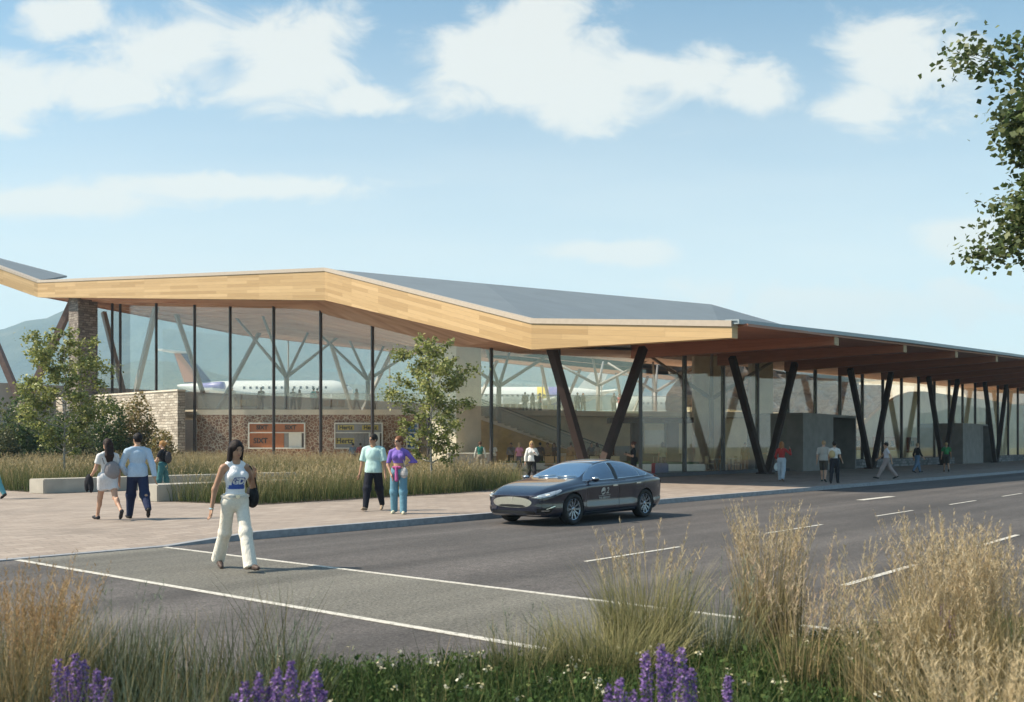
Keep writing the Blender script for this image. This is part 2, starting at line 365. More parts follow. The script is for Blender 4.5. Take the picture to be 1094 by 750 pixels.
def cloth(c, rough=.85):
    k = ('cloth',)+tuple(round(x,3) for x in c)
    if k not in _mc:
        m = _mc[k] = plain('fabric', c, rough, var=.07, scale=35.0, spec=.2); t = m.node_tree; b = t.nodes['Principled BSDF']
        co = coords(t,(1,1,.55)); n = N(t,'ShaderNodeTexNoise', Scale=7.0, Detail=3.0, Roughness=.55, Distortion=1.6); t.links.new(co,n.inputs['Vector'])
        bumpn(t,b,n.outputs['Fac'],.6,.035)
    return _mc[k]
def skinm(c):
    k = ('skin',)+tuple(c)
    if k not in _mc:
        _mc[k] = plain('skin', c, .5, var=.05, scale=9, spec=.35); bs=_mc[k].node_tree.nodes['Principled BSDF']; bs.inputs['Subsurface Weight'].default_value=.08; bs.inputs['Subsurface Scale'].default_value=.02
    return _mc[k]
def hairm(c):
    k = ('hair',)+tuple(c)
    if k not in _mc: _mc[k] = plain('hair', c, .6, var=.35, scale=60, bump=.4, spec=.22)
    return _mc[k]
# ============================================================ camera, light, sky
cam = bpy.data.cameras.new('camera'); co = bpy.data.objects.new('camera', cam); COL.objects.link(co)
co.location = (0,0,EYE); co.rotation_euler = (math.pi/2,0,0)
cam.sensor_fit='HORIZONTAL'; cam.sensor_width = 36; cam.lens = 36*F/1094; cam.shift_y = (HV-375)/1094; cam.clip_start=.1; cam.clip_end = 9000
cam.dof.use_dof = True; cam.dof.focus_distance = 22; cam.dof.aperture_fstop = 3.2
SC.camera = co
SUN_EL = R_(47); to_sun = Vector((-.985,-.17,0)).normalized()
sun = bpy.data.lights.new('sun','SUN'); so = bpy.data.objects.new('sun', sun); COL.objects.link(so)
sun.energy = 5.0; sun.angle = R_(.6); sun.color = (1.0,.88,.70)
d = Vector((to_sun.x*math.cos(SUN_EL), to_sun.y*math.cos(SUN_EL), math.sin(SUN_EL)))
so.rotation_euler = d.to_track_quat('Z','Y').to_euler(); so.location = (-30,-5,40)
wd = bpy.data.worlds.new('World'); SC.world = wd; wd.use_nodes = True; t = wd.node_tree
bg = t.nodes['Background']; bg.inputs['Strength'].default_value = .12
sky = t.nodes.new('ShaderNodeTexSky'); sky.sky_type='NISHITA'; sky.sun_disc=False; sky.sun_elevation=SUN_EL
sky.sun_rotation = math.atan2(to_sun.x, to_sun.y); sky.altitude=300; sky.air_density=1.0; sky.dust_density=.7; sky.ozone_density=1.2
tc = t.nodes.new('ShaderNodeTexCoord'); sp = t.nodes.new('ShaderNodeSeparateXYZ'); t.links.new(tc.outputs['Generated'], sp.inputs[0])
def mth(op, a, b=None, clamp=False):
    n = t.nodes.new('ShaderNodeMath'); n.operation=op; n.use_clamp=clamp
    for i,x in enumerate((a,b)):
        if x is None: continue
        if hasattr(x,'is_linked'): t.links.new(x,n.inputs[i])
        else: n.inputs[i].default_value=x
    return n.outputs[0]
yy = mth('MAXIMUM', sp.outputs[1], .08)
cb = t.nodes.new('ShaderNodeCombineXYZ'); t.links.new(mth('DIVIDE',sp.outputs[0],yy),cb.inputs[0]); t.links.new(mth('DIVIDE',sp.outputs[2],yy),cb.inputs[1])
field = None
for (u,v,ru,rv) in ((70,22,75,38),(180,55,125,66),(310,60,125,70),(110,95,100,40),(0,100,90,60),(390,105,60,22),(560,62,165,90),(620,95,190,58),(715,82,120,48),(805,92,70,34),(975,68,105,72),(925,112,62,40),(1045,255,110,32),(650,268,110,18),(250,200,240,20),(60,215,200,26),(900,330,260,40)):
    s = t.nodes.new('ShaderNodeVectorMath'); s.operation='SUBTRACT'; t.links.new(cb.outputs[0],s.inputs[0]); s.inputs[1].default_value=((u-HU)/F,(HV-v)/F,0)
    q = t.nodes.new('ShaderNodeVectorMath'); q.operation='MULTIPLY'; t.links.new(s.outputs[0],q.inputs[0]); q.inputs[1].default_value=(F/ru,F/rv,0)
    l = t.nodes.new('ShaderNodeVectorMath'); l.operation='LENGTH'; t.links.new(q.outputs[0],l.inputs[0])
    e = mth('SUBTRACT',1.0,l.outputs['Value']); field = e if field is None else mth('MAXIMUM',field,e)
mp = t.nodes.new('ShaderNodeMapping'); mp.inputs['Scale'].default_value=(7.5,13,1); t.links.new(cb.outputs[0],mp.inputs[0])
nz = t.nodes.new('ShaderNodeTexNoise'); nz.inputs['Scale'].default_value=1.35; nz.inputs['Detail'].default_value=9; nz.inputs['Roughness'].default_value=.6; nz.inputs['Distortion'].default_value=.5; t.links.new(mp.outputs[0],nz.inputs['Vector'])
fz = mth('ADD', mth('MULTIPLY',mth('MAXIMUM',field,-.5),1.4), mth('MULTIPLY', mth('SUBTRACT',nz.outputs['Fac'],.51), 3.0))
rp = t.nodes.new('ShaderNodeValToRGB'); rp.color_ramp.interpolation='EASE'
rp.color_ramp.elements[0].position=-.0; rp.color_ramp.elements[0].color=(0,0,0,1); rp.color_ramp.elements[1].position=.85; rp.color_ramp.elements[1].color=(1,1,1,1)
t.links.new(fz, rp.inputs[0])
# thin veil streaks, low down
mp2 = t.nodes.new('ShaderNodeMapping'); mp2.inputs['Scale'].default_value=(2.2,14,1); mp2.inputs['Rotation'].default_value=(0,0,R_(9)); t.links.new(cb.outputs[0],mp2.inputs[0])
nz2 = t.nodes.new('ShaderNodeTexNoise'); nz2.inputs['Scale'].default_value=1.0; nz2.inputs['Detail'].default_value=6; nz2.inputs['Roughness'].default_value=.5; t.links.new(mp2.outputs[0],nz2.inputs['Vector'])
veil = mth('MULTIPLY', mth('MULTIPLY', mth('SUBTRACT',nz2.outputs['Fac'],.36,True), 2.4, True), mth('MULTIPLY', mth('SUBTRACT',.42,mth('DIVIDE',sp.outputs[2],yy),True), 2.6, True))
lowv = mth('MULTIPLY', mth('POWER', mth('DIVIDE', mth('SUBTRACT',.46,mth('DIVIDE',sp.outputs[2],yy),True), .46, True), 1.15), .93)
low_ = mth('ADD',lowv,mth('MULTIPLY',veil,.35),True)
tn = t.nodes.new('ShaderNodeMix'); tn.data_type='RGBA'; tn.blend_type='MULTIPLY'; tn.inputs[0].default_value=1; t.links.new(sky.outputs[0],tn.inputs[6]); tn.inputs[7].default_value=(.92,1.04,.93,1)
def mixw(fac,a_,col):
    n=t.nodes.new('ShaderNodeMix'); n.data_type='RGBA'; t.links.new(fac,n.inputs[0]); t.links.new(a_,n.inputs[6]); n.inputs[7].default_value=col; return n.outputs[2]
base_=mixw(low_,tn.outputs[2],(5.7,5.6,5.1,1))
t.links.new(mixw(mth('MULTIPLY',rp.outputs[0],.86,True),base_,(5.3,5.15,4.7,1)),bg.inputs['Color'])
SC.view_settings.view_transform='Standard'; SC.view_settings.look='None'; SC.view_settings.exposure=0.64; SC.view_settings.gamma=1; SC.view_settings.use_curve_mapping=False
SC.cycles.max_bounces=7; SC.cycles.transparent_max_bounces=24; SC.cycles.diffuse_bounces=5; SC.cycles.glossy_bounces=3; SC.cycles.volume_bounces=1; SC.cycles.transmission_bounces=2
SC.cycles.caustics_reflective=False; SC.cycles.caustics_refractive=False
SC.cycles.use_denoising=True; SC.cycles.sample_clamp_indirect=8
try: SC.cycles.denoiser='OPENIMAGEDENOISE'
except Exception: pass

# ============================================================ ground
def sheet(name, pts, z, mat, rz=0.0, kind='structure'):
    o = MB().add([(p[0],p[1],z) for p in pts],[tuple(range(len(pts)))]).build(name, mat, rz=rz); return tag(o, kind=kind)
def circle(r, n=96): return [(r*math.cos(2*math.pi*k/n), r*math.sin(2*math.pi*k/n)) for k in range(n)]
tag(sheet('ground', circle(3500), -.30, M['field']), 'dry green field stretching out to the foot of the hills', 'ground')
# raised apron behind the terminal (a low plateau)
ap = MB(); ap.prism([(-60,84),(190,84),(420,230),(420,420),(-160,420),(-160,120)], -.28, 6.9); o = ap.build('apron', M['apron'], rz=ANG); tag(o,'pale concrete aircraft apron raised behind the terminal','apron',kind='structure')
tag(sheet('road', [(-60,-3),(230,-3),(230,14.6),(-60,14.6)], 0.0, M['asphalt'], ANG),'dark grey asphalt road in front of the terminal','road')
tag(sheet('crossing', [(6.14,2.4),(8.40,2.4),(8.40,14.28),(6.14,14.28)], .004, M['crossing'], ANG),'paler grey green pedestrian crossing over the road','crossing')
mk = MB()
for (a,b,c,d) in ((6.07,6.155,2.2,14.25),(8.375,8.445,2.2,14.25)): mk.box(a,b,c,d,.0045,.010)
for i in range(12):
    s = 11.15+5.8*i
    mk.box(s,s+2.6,7.90,7.975,.004,.008)
    mk.box(s,s+2.6,4.22,4.31,.004,.008)
mk.box(29.2,32.0,10.55,10.8,.004,.008)
tag(mk.build('road_markings', M['paint'], rz=ANG),'white painted crossing lines and lane dashes on the asphalt','road marking',kind='structure')
# pavement with a dropped kerb at the crossing
def kz(s):
    if s <= 4.4 or s >= 10.2: return .125
    if s < 5.9: return .125-(s-4.4)/1.5*.113
    if s <= 8.5: return .012
    return .012+(s-8.5)/1.7*.113
ss = [-60,-20,0,4.4,5.2,5.9,7.2,8.5,9.3,10.2,30,70,120,230]; tt = [14.45,16.2,26,84]
vs=[];fs=[]
for s in ss:
    for j,tv in enumerate(tt): vs.append((s,tv, kz(s) if j==0 else .125))
for i in range(len(ss)-1):
    for j in range(3): a=i*4+j; fs.append((a,a+4,a+5,a+1))
tag(MB().add(vs,fs).build('pavement',M['pavers'],rz=ANG),'beige clay paver forecourt in front of the terminal','pavement',kind='structure')
kb=MB()
for i in range(len(ss)-1):
    s0,s1=ss[i],ss[i+1]; z0,z1=kz(s0)+.006,kz(s1)+.006
    kb.hexa([(s0,14.26,-.2),(s1,14.26,-.2),(s1,14.46,-.2),(s0,14.46,-.2)],[(s0,14.29,z0),(s1,14.29,z1),(s1,14.46,z1),(s0,14.46,z0)])
tag(kb.build('kerb',M['kerb'],rz=ANG),'blue grey concrete kerb dropping at the crossing','kerb',kind='structure')

# ============================================================ hills: two rolling ranges
def ridge_h(az_u):                      # skyline of the photo as height over distance
    xs=[-700,-400,-150,0,28,51,69,100,124,150,200,260,330,420,520,620,760,900,1100,1500,2000]
    ys=[.085,.10,.122,.124,.132,.131,.137,.142,.147,.157,.155,.140,.120,.108,.100,.092,.085,.075,.07,.06,.06]
    return np.interp(az_u, xs, ys)
def hills(name, R0, R1, Rtop, scale, seed, label):
    rg=np.random.default_rng(seed); U=np.linspace(-900,2100,260); Rr=np.linspace(R0,R1,26)
    ph=rg.uniform(0,6.28,(14,2)); fr=rg.uniform(.004,.05,14)
    V=np.zeros((len(U),len(Rr),3),np.float32)
    for j,r in enumerate(Rr):
        q=(r-R0)/(Rtop-R0) if r<Rtop else 1-(r-Rtop)/(R1-Rtop); q=np.clip(q,0,1); q=q*q*(3-2*q)
        h=ridge_h(U)*Rtop*scale
        nse=sum(np.sin(U*fr[k]+ph[k,0]+r*.004*(k%5-2))*(.02/fr[k])**.6 for k in range(14))*.011*Rtop*.12
        x=(U-HU)/F; n=np.sqrt(1+x*x)
        V[:,j,0]=x*r; V[:,j,1]=r; V[:,j,2]=(h+nse)*q-6+ (nse*1.3*q*(1-q)*4)
    nu,nr=len(U),len(Rr); idx=np.arange(nu*nr).reshape(nu,nr)
    Fq=np.stack([idx[:-1,:-1],idx[1:,:-1],idx[1:,1:],idx[:-1,1:]],-1).reshape(-1,4)
    o=link(name,np_mesh(name,V.reshape(-1,3),Fq,M['hill'],smooth=True)); tag(o,label,'hills',kind='structure')
hills('hills',1500,2900,2300,1.0,3,'blue wooded mountain range rolling behind the terminal')
hills('foothills',800,1600,1250,.55,9,'lower wooded foothills in front of the mountain range')
# air
hz=MB().box(-3300,3300,-60,3300,-1.5,430).build('haze',[]); tag(hz,'thin blue air between the terminal and the hills','haze',kind='stuff')
m=bpy.data.materials.new('thin_air'); m.use_nodes=True; tt_=m.node_tree; tt_.nodes.remove(tt_.nodes['Principled BSDF'])
pv=tt_.nodes.new('ShaderNodeVolumePrincipled'); pv.inputs['Density'].default_value=.00027; pv.inputs['Color'].default_value=(.55,.80,1.0,1); pv.inputs['Anisotropy'].default_value=0.0
tt_.links.new(pv.outputs[0],tt_.nodes['Material Output'].inputs['Volume']); hz.data.materials.append(m)
try: m.volume_sampling='DISTANCE'
except Exception: pass
# ============================================================ terminal, built in the road frame (s along the kerb, t towards the building)
TB = (45.0, 40.0, 0.0)                                       # the building's base point
bt = empty('terminal_building', W(45,40,0), ANG, 'long low glass terminal under a folded timber roof with slanted columns','building')
def tp(mb, name, mats, parent=None, **k):
    if parent is None: return mb.build(name, mats, bt, off=TB, **k)
    return mb.build(name, mats, parent, off=TB, **k)
D=(36.6,81.5); A=(36.75,44.9); B=(30.5,24.4); C=(30.5,15.57); FL=(33.1,91.5)
def col_bot(s): return 5.58+.0235*(s-30.5)
def tip_bot(s): return 5.40+.041*(s-30.5)-(.00016*(s-60)**2 if s>60 else 0)
S0,S1=30.5,150.0
# --- fascia: outer boards (two-piece height: wood, then coping)
fas=[(FL,17.4,18.75),(D,13.95,15.15),(A,10.2,11.9),(B,5.52,6.56),(C,5.36,5.74)]
def fascia_run(mb, pts, thick, mi=0):
    for (p,z0,z1),(q,y0,y1) in zip(pts[:-1],pts[1:]):
        mb.hexa([(p[0],p[1],z0),(p[0]+thick,p[1],z0),(q[0]+thick,q[1],y0),(q[0],q[1],y0)],
                [(p[0],p[1],z1),(p[0]+thick,p[1],z1),(q[0]+thick,q[1],y1),(q[0],q[1],y1)],mi)
f=MB(); fascia_run(f,fas,.42); fo=tp(f,'fascia',M['fascia'])
uvl=fo.data.uv_layers.new(name='boards'); dist=[0]
for (p,_,_),(q,_,_) in zip(fas[:-1],fas[1:]): dist.append(dist[-1]+math.dist(p,q))
for pl in fo.data.polygons:
    for li,vi in zip(pl.loop_indices,pl.vertices):
        seg,k=divmod(vi,8); end=seg+(1 if k in(2,3,6,7) else 0); h=fas[end][2]-fas[end][1]
        uvl.data[li].uv=(dist[end]+(.11 if k in (1,2,5,6) else 0),0 if k>=4 else -h)
f=MB(); fascia_run(f,[((p[0]-.05,p[1]),z1+.002,z1+.21) for (p,z0,z1) in fas],.6); tp(f,'coping',M['flash'])
# --- beams of the canopy
beams=[S0+8.5*i for i in range(1,14)]
for s in beams:
    m=MB(); w=.46; t0=15.25; b0,b1=tip_bot(s),col_bot(s); h0,h1=.34,.72
    m.hexa([(s-w/2,t0,b0),(s+w/2,t0,b0),(s+w/2,25.0,b1),(s-w/2,25.0,b1)],[(s-w/2,t0,b0+h0),(s+w/2,t0,b0+h0),(s+w/2,25.0,b1+h1),(s-w/2,25.0,b1+h1)])
    ob=tp(m,'beam',M['beam'])
    e=MB().box(s-w/2+.004,s+w/2-.004,t0-.03,t0-.002,b0+.004,b0+h0-.004); e.build('beam_end',M['beam_end'],ob,off=TB)
# --- canopy deck under the roof edge
def tip_top(s): return tip_bot(s)+.34
def mid_top(s): return col_bot(s)+.72
gs=[30.95]+beams+[S1]
dk=MB()
for s0,s1 in zip(gs[:-1],gs[1:]):
    dk.hexa([(s0,15.2,tip_top(s0)+.003),(s1,15.2,tip_top(s1)+.003),(s1,25.4,mid_top(s1)+.003),(s0,25.4,mid_top(s0)+.003)],
            [(s0,15.2,tip_top(s0)+.10),(s1,15.2,tip_top(s1)+.10),(s1,25.4,mid_top(s1)+.10),(s0,25.4,mid_top(s0)+.10)])
tp(dk,'canopy_deck',M['beam'])
# --- roof skin
Rg=[(36.75,44.9,12.05),(47.5,41.9,12.24),(67.5,36.2,12.6),(93.75,36.1,11.9),(120,36,11.0),(150,36,10.4)]
fs_=[30.5,47.5,67.5,93.75,120,150]
rf=MB(); top=[]
def zt(s): return tip_top(s)+.22
def zm(s): return mid_top(s)+.28
rows=[[(s,14.95,zt(s)) for s in fs_],[(B[0],B[1],6.70)]+[(s,24.4,zm(s)) for s in fs_[1:]],Rg,
      [(54,75,12.2),(58,75,12.2),(72,75,12.2),(95,75,12.2),(121,75,12.2),(150,75,12.2)]]
rows[0][0]=(30.5,15.4,5.93)
vs=[p for r in rows for p in r]; n=len(fs_); fq=[]
for j in range(2):
    for i in range(n-1): a=j*n+i; fq.append((a,a+1,a+1+n,a+n))
fq.append((2*n,2*n+1,3*n+1,3*n))
SKY=((39,45),(45,50),(50,55),(60,65))  # rooflights added out of view so daylight brightens the hall
for i in range(1,n-1):
    P0,P1,Q0,Q1=[Vector(x) for x in (Rg[i],Rg[i+1],rows[3][i],rows[3][i+1])]
    cutst=[None,39,45,50,55,60,65,75] if i>=2 else [None,45,50,55,60,65,75]
    def atl(P,Q,tv): return P if tv is None else P.lerp(Q,(tv-P.y)/(Q.y-P.y))
    for c0,c1 in zip(cutst[:-1],cutst[1:]):
        quad=[atl(P0,Q0,c0),atl(P1,Q1,c0),atl(P1,Q1,c1),atl(P0,Q0,c1)]
        if (c0,c1) in SKY: g=MB().hexa([p-Vector((0,0,.03)) for p in quad],quad); tp(g,'added_skylight',M['glass'])
        else: b0=len(vs); vs+=[tuple(p) for p in quad]; fq.append((b0,b0+1,b0+2,b0+3))
k=len(vs); vs+=[(36.6,81.5,15.33),(37.5,82.5,15.0)]
fq+=[(3*n,k+1,k,2*n)]
rf.add(vs,fq); 
# metal roof edge along the road
for s0,s1 in zip(fs_[:-1],fs_[1:]):
    a=(s0,14.95); b_=(s1,14.95)
    if s0==30.5: a=(30.55,15.35)
    rf.hexa([(a[0],a[1]-.02,zt(s0)-.13),(b_[0],b_[1]-.02,zt(s1)-.13),(b_[0],b_[1]+.5,zt(s1)-.13),(a[0],a[1]+.5,zt(s0)-.13)],
            [(a[0],a[1]-.02,zt(s0)+.02),(b_[0],b_[1]-.02,zt(s1)+.02),(b_[0],b_[1]+.5,zt(s1)+.05),(a[0],a[1]+.5,zt(s0)+.05)],1)
tp(rf,'roof',[M['roof'],M['edge']])
# wing roof rising to the left beyond the stone pier
def toST(p): q=ST(p.x,p.y); return (q[0],q[1],p.z)
w0=(D[0],D[1],15.34); w1=(FL[0],FL[1],18.94); w2=toST(Vector((-64.3,110,24.6))); w3=toST(Vector((-45.8,100,19.2)))
wr=MB(); lo=[(p[0],p[1],p[2]-.18) for p in (w0,w1,w2,w3)]; wr.hexa(lo[::-1],[w0,w1,w2,w3][::-1]); tp(wr,'roof',M['roof'])
# --- ceiling under the folded roof
frn=[(D[0]+.4,D[1],13.98),(A[0]+.4,A[1],10.24),(B[0]+.43,B[1],5.62)]+[(s,25.3,mid_top(s)) for s in (47.5,67.5,93.75,120,150)]
bck=[(37.5,82.5,14.2),(52,75,11.7),(62,75,11.6),(80,75,11.6),(95,75,11.6),(115,75,11.6),(133,75,11.6),(150,75,11.6)]
cl=MB(); nn=10; cv=[];cf=[]
for a,b_ in zip(frn,bck):
    for j in range(nn+1):
        q=j/nn; z=a[2]+(b_[2]-a[2])*q + (.28 if j%2 else 0)*(1 if 0<j<nn else 0)
        cv.append((a[0]+(b_[0]-a[0])*q,a[1]+(b_[1]-a[1])*q,z))
for i in range(len(frn)-1):
    for j in range(nn):
        if i>=3 and (j in (4,5,7) or (i>=4 and j==3)): continue  # ceiling left open below the added rooflights
        x=i*(nn+1)+j; cf.append((x,x+1,x+nn+2,x+nn+1))
cl.add(cv,cf); ceil_o=tp(cl,'ceiling',M['ceiling'])
cbvh=BVHTree.FromPolygons([Vector(p) for p in cv],cf)
def zc(s,t,dflt=7.0):
    h=cbvh.ray_cast(Vector((s,t,-1)),Vector((0,0,1))); return h[0].z if h[0] else dflt
# rear eave board
ev=MB()
for a,b_ in zip(bck[:-1],bck[1:]): ev.bar((a[0],a[1]+.1,a[2]+.3),(b_[0],b_[1]+.1,b_[2]+.3),.2,.66)
tp(ev,'eave_board',M['beam'])
# --- V columns along the road
def slant(mb,p,q,w): mb.bar(p,q,w,w*1.05,up=(0,1,0))
for i in range(8):
    s=33.4+16.35*i
    for sg in (-1,1):
        m=MB(); st=max(31.3,s+sg*3.9); slant(m,(s+sg*.24,23.4,.10),(st,23.4+(.7 if st<32 else 0),col_bot(st)+.3),.31); tp(m,'column',M['steel'])
    tp(MB().box(s-.55,s+.55,23.1,23.7,.08,.20),'column_base',M['steel'])
# --- V columns along the airside
for i in range(7):
    s=48.2+16.35*i
    for sg in (-1,1):
        m=MB(); slant(m,(s+sg*.2,74.0,4.3),(s+sg*4.1,73.0,zc(s+sg*4.1,73.0,11.6)+.1),.28); tp(m,'column',M['ygrey'])
m=MB()
for sg in (-1,1): slant(m,(40.8,74.5-sg*.1,4.2),(40.8,74.5-sg*4.2,12.9),.34)
tp(m,'column',M['ygrey'])
# --- Y columns inside
for (u,y,base,fk) in ((306,75,4.34,7.1),(393,78,4.34,7.1),(533,70,.14,6.1),(639,82,4.34,6.9),(760,64,.14,4.9),(700,86,4.34,6.6)):
    c=at(u,477,y); s,tv=ST(c.x,c.y); m=MB()
    m.tube([(s,tv,base),(s,tv,fk)],[.19,.17],8)
    for a in range(4):
        th=a*math.pi/2+.5; L=4.2; e=(s+L*math.cos(th),tv+L*math.sin(th)); z1=zc(e[0],e[1],9)
        m.tube([(s,tv,fk-.15),(e[0],e[1],max(z1+.1,fk+.6))],[.14,.09],7)
    tp(m,'tree_column',M['ygrey'],smooth=True)
# --- left timber V columns and stone pier
ap_=toST(at(25,437,80)); 
for tp_ in (at(79,319,80),at(-36,292,80)):
    e=toST(tp_); m=MB(); m.bar(ap_,e,.55,.45); tp(m,'column',M['post_wood'])
m=MB().box(ap_[0]-.8,ap_[0]+.8,ap_[1]-.8,ap_[1]+.8,.0,ap_[2]+.25); tp(m,'column_base',M['concrete'])
m=MB().box(37.4,39.0,76.2,77.8,.0,14.6); tp(m,'stone_pier',M['ledge_dark'])
# --- side glazing (s = 39.6) and front glazing (t = 25)
us=[128.5,167,208,246,292.5,342.7,398,458,525,597,684]
ts=[(25.34-30.41*((u-HU)/F))/(.768+.64*((u-HU)/F)) for u in us]; ts[-1]=25.0
def pane(a,b_,z0,za,zb,name='glass_pane'):
    (s0,t0),(s1,t1)=a,b_; d=Vector((s1-s0,t1-t0,0)).normalized(); nx,ny=-d.y*.012,d.x*.012
    m=MB(); m.hexa([(s0-nx,t0-ny,z0),(s1-nx,t1-ny,z0),(s1+nx,t1+ny,z0),(s0+nx,t0+ny,z0)],[(s0-nx,t0-ny,za),(s1-nx,t1-ny,zb),(s1+nx,t1+ny,zb),(s0+nx,t0+ny,za)])
    return tp(m,name,M['glass'])
SG=39.6
ts=[75.0]+ts
for i,tv in enumerate(ts):
    h=zc(SG,tv)+.15
    tp(MB().box(SG-.09,SG+.09,tv-.055,tv+.055,.1,h),'mullion',M['mull'])
for t0,t1 in zip(ts[:-1],ts[1:]): pane((SG,t0-.075),(SG,t1+.075),.3,zc(SG,t0)+.1,zc(SG,t1)+.1)
fsx=[SG+4.17*i for i in range(27)]
def gap(s): return 56.3<s<64.7 or 90.1<s<99.9
for s in fsx[1:]:
    z0=3.66 if gap(s) else .1
    tp(MB().box(s-.065,s+.065,24.9,25.1,z0,zc(s,25.31,mid_top(s))+.05),'mullion',M['mull'])
for s0,s1 in zip(fsx[:-1],fsx[1:]):
    mid=(s0+s1)/2
    pane((s0+.07,25),(s1-.07,25),3.68 if gap(mid) else .3,mid_top(s0)-.02,mid_top(s1)-.02)
# base under the glass
bs=MB(); bs.box(SG-.18,SG+.18,25.2,75,.09,.30); bs.box(SG-.18,56.0,24.78,25.22,.09,.31); tp(bs,'plinth',M['dark_base'])
bs=MB(); bs.box(64.8,89.9,24.6,25.3,.09,.72); bs.box(100.1,150,24.6,25.3,.09,.72); tp(bs,'stone_plinth',M['rubble'])
# rear and end glazing
for i in range(8):
    s0=44+13.0*i; s1=s0+13.0
    pane((s0+.05,75),(s1-.05,75),4.3,11.55,11.55); tp(MB().box(s1-.05,s1+.05,74.95,75.05,4.3,11.6),'mullion',M['ygrey'])
tp(MB().box(149.9,150.3,25,75,.1,11.6),'end_wall',M['concrete_pale'])
# --- entrance boxes
for (s0,s1,so_) in ((56.1,64.8,60.8),(90.0,100.0,96.6)):
    m=MB(); tpz=3.66; m.box(s0,so_,23.95,27.6,.09,tpz); m.box(so_,s1,26.2,27.6,.09,tpz-.001); m.box(so_-.001,s1,23.95,26.2,tpz-.16,tpz-.002); m.box(s1-.22,s1,23.95,26.2,.09,tpz-.161)
    e=tp(m,'entrance_box',M['concrete_grey'])
    d_=MB(); d_.box(so_+.02,s1-.24,26.05,26.19,.1,tpz-.18); d_.build('door',M['recess'],e,off=TB)
    d_=MB(); d_.box((so_+s1)/2-.06,(so_+s1)/2+.06,25.98,26.05,.1,3.3); d_.box(so_+.1,s1-.3,25.98,26.05,2.5,2.6); d_.build('door_frame',M['mull'],e,off=TB)
# --- floors
tp(MB().prism([(39.9,25.3),(149.8,25.3),(149.8,74.8),(39.9,74.8)],.05,.14),'floor',M['floor_in'])
E0=(40.1,63.6); E1=(50.6,50.9); E2=(71.9,33.9); E3=(78,38)
tp(MB().prism([E0,E1,E2,E3,(150,45),(149.8,76),(39.9,76)],3.95,4.34),'mezzanine_floor',M['concrete_pale'])
def wallrun(a,b_,z0,z1,th,name,mat):
    d=Vector((b_[0]-a[0],b_[1]-a[1],0)).normalized(); n=Vector((-d.y,d.x,0))*th
    m=MB().prism([a,b_,(b_[0]+n.x,b_[1]+n.y),(a[0]+n.x,a[1]+n.y)],z0,z1); return tp(m,name,mat)
# brown polygon-stone wall of the ground floor (its own object space so the pattern runs along it)
wa=W(*E0); wb=W(*E1); L=(wb-wa).length; wang=math.atan2(wb.y-wa.y,wb.x-wa.x)
o=MB().box(0,L,0,.4,.1,4.30).build('stone_facing',M['polystone'],bt); o.location=(E0[0]-TB[0],E0[1]-TB[1],0); o.rotation_euler=(0,0,wang-ANG)
wallrun((51.6,52.3),(74.5,35.5),.1,3.95,.3,'inner_wall',M['beige'])
def railrun(a,b_):
    d=Vector((b_[0]-a[0],b_[1]-a[1],0)); n=max(1,round(d.length/3)); 
    r=MB().bar((a[0],a[1],5.5),(b_[0],b_[1],5.5),.05,.04)
    rl=tp(r,'handrail',M['ygrey'])
    g=MB()
    for i in range(n):
        p=Vector(a+(0,))+d*(i/n+.004); q=Vector(a+(0,))+d*((i+1)/n-.004); g.bar((p.x,p.y,4.93),(q.x,q.y,4.93),.02,1.08)
    g.build('balustrade_glass',M['rail_glass'],rl,off=TB)
railrun(E0,E1); railrun(E1,E2)
# --- concrete core and piers
m=MB(); hh=zc(42.7,40)+.3; m.prism([(41.7,39),(43.9,39),(43.9,41.1),(41.7,41.1)],.1,hh); tp(m,'concrete_core',M['concrete_pale'])
for (u0,u1,y) in ((742,775,65),(803,826,66)):
    a=at(u0,477,y);b_=at(u1,477,y); p=ST(a.x,a.y);q=ST(b_.x,b_.y); d=Vector((q[0]-p[0],q[1]-p[1],0)).normalized(); n=Vector((-d.y,d.x,0))*.9
    tp(MB().prism([p,q,(q[0]+n.x,q[1]+n.y),(p[0]+n.x,p[1]+n.y)],.1,9.0),'concrete_pier',M['concrete_pale'])
# --- stair from the upper floor
st0=Vector((52.2,48.3,4.34)); st1=Vector((61.0,41.2,.14)); d=st1-st0; h=Vector((d.x,d.y,0)).normalized(); nrm=Vector((h.y,-h.x,0))
m=MB(); n=24
for i in range(n):
    p=st0+Vector((d.x,d.y,0))*(i/n); q=st0+Vector((d.x,d.y,0))*((i+1)/n); z=4.34-(i+1)*4.2/n
    a=p;b_=q;c=q+nrm*1.8;e=p+nrm*1.8
    m.prism([(a.x,a.y),(b_.x,b_.y),(c.x,c.y),(e.x,e.y)],z-.35 if i<n-2 else .12,z+.002*(i%2))
stair=tp(m,'stair',M['concrete_pale'])
o1=st0+nrm*1.84; o2=st1+nrm*1.84
m=MB().add([(o1.x,o1.y,3.9),(o2.x,o2.y,.13),(o1.x,o1.y,.13),(o1.x+nrm.x*.06,o1.y+nrm.y*.06,3.9),(o2.x+nrm.x*.06,o2.y+nrm.y*.06,.13),(o1.x+nrm.x*.06,o1.y+nrm.y*.06,.13)],[(0,2,1),(3,4,5),(0,1,4,3),(1,2,5,4),(2,0,3,5)])
m.build('side_panel',M['stair_wood'],stair,off=TB)
for off in (.02,1.80):
    a=st0+nrm*off; b_=st1+nrm*off
    m=MB().bar((a.x,a.y,4.9),(b_.x,b_.y,.75),.03,1.0); m.build('balustrade_glass',M['rail_glass'],stair,off=TB)
    m=MB().bar((a.x,a.y,5.42),(b_.x,b_.y,1.27),.06,.06); m.build('handrail',M['mull'],stair,off=TB)
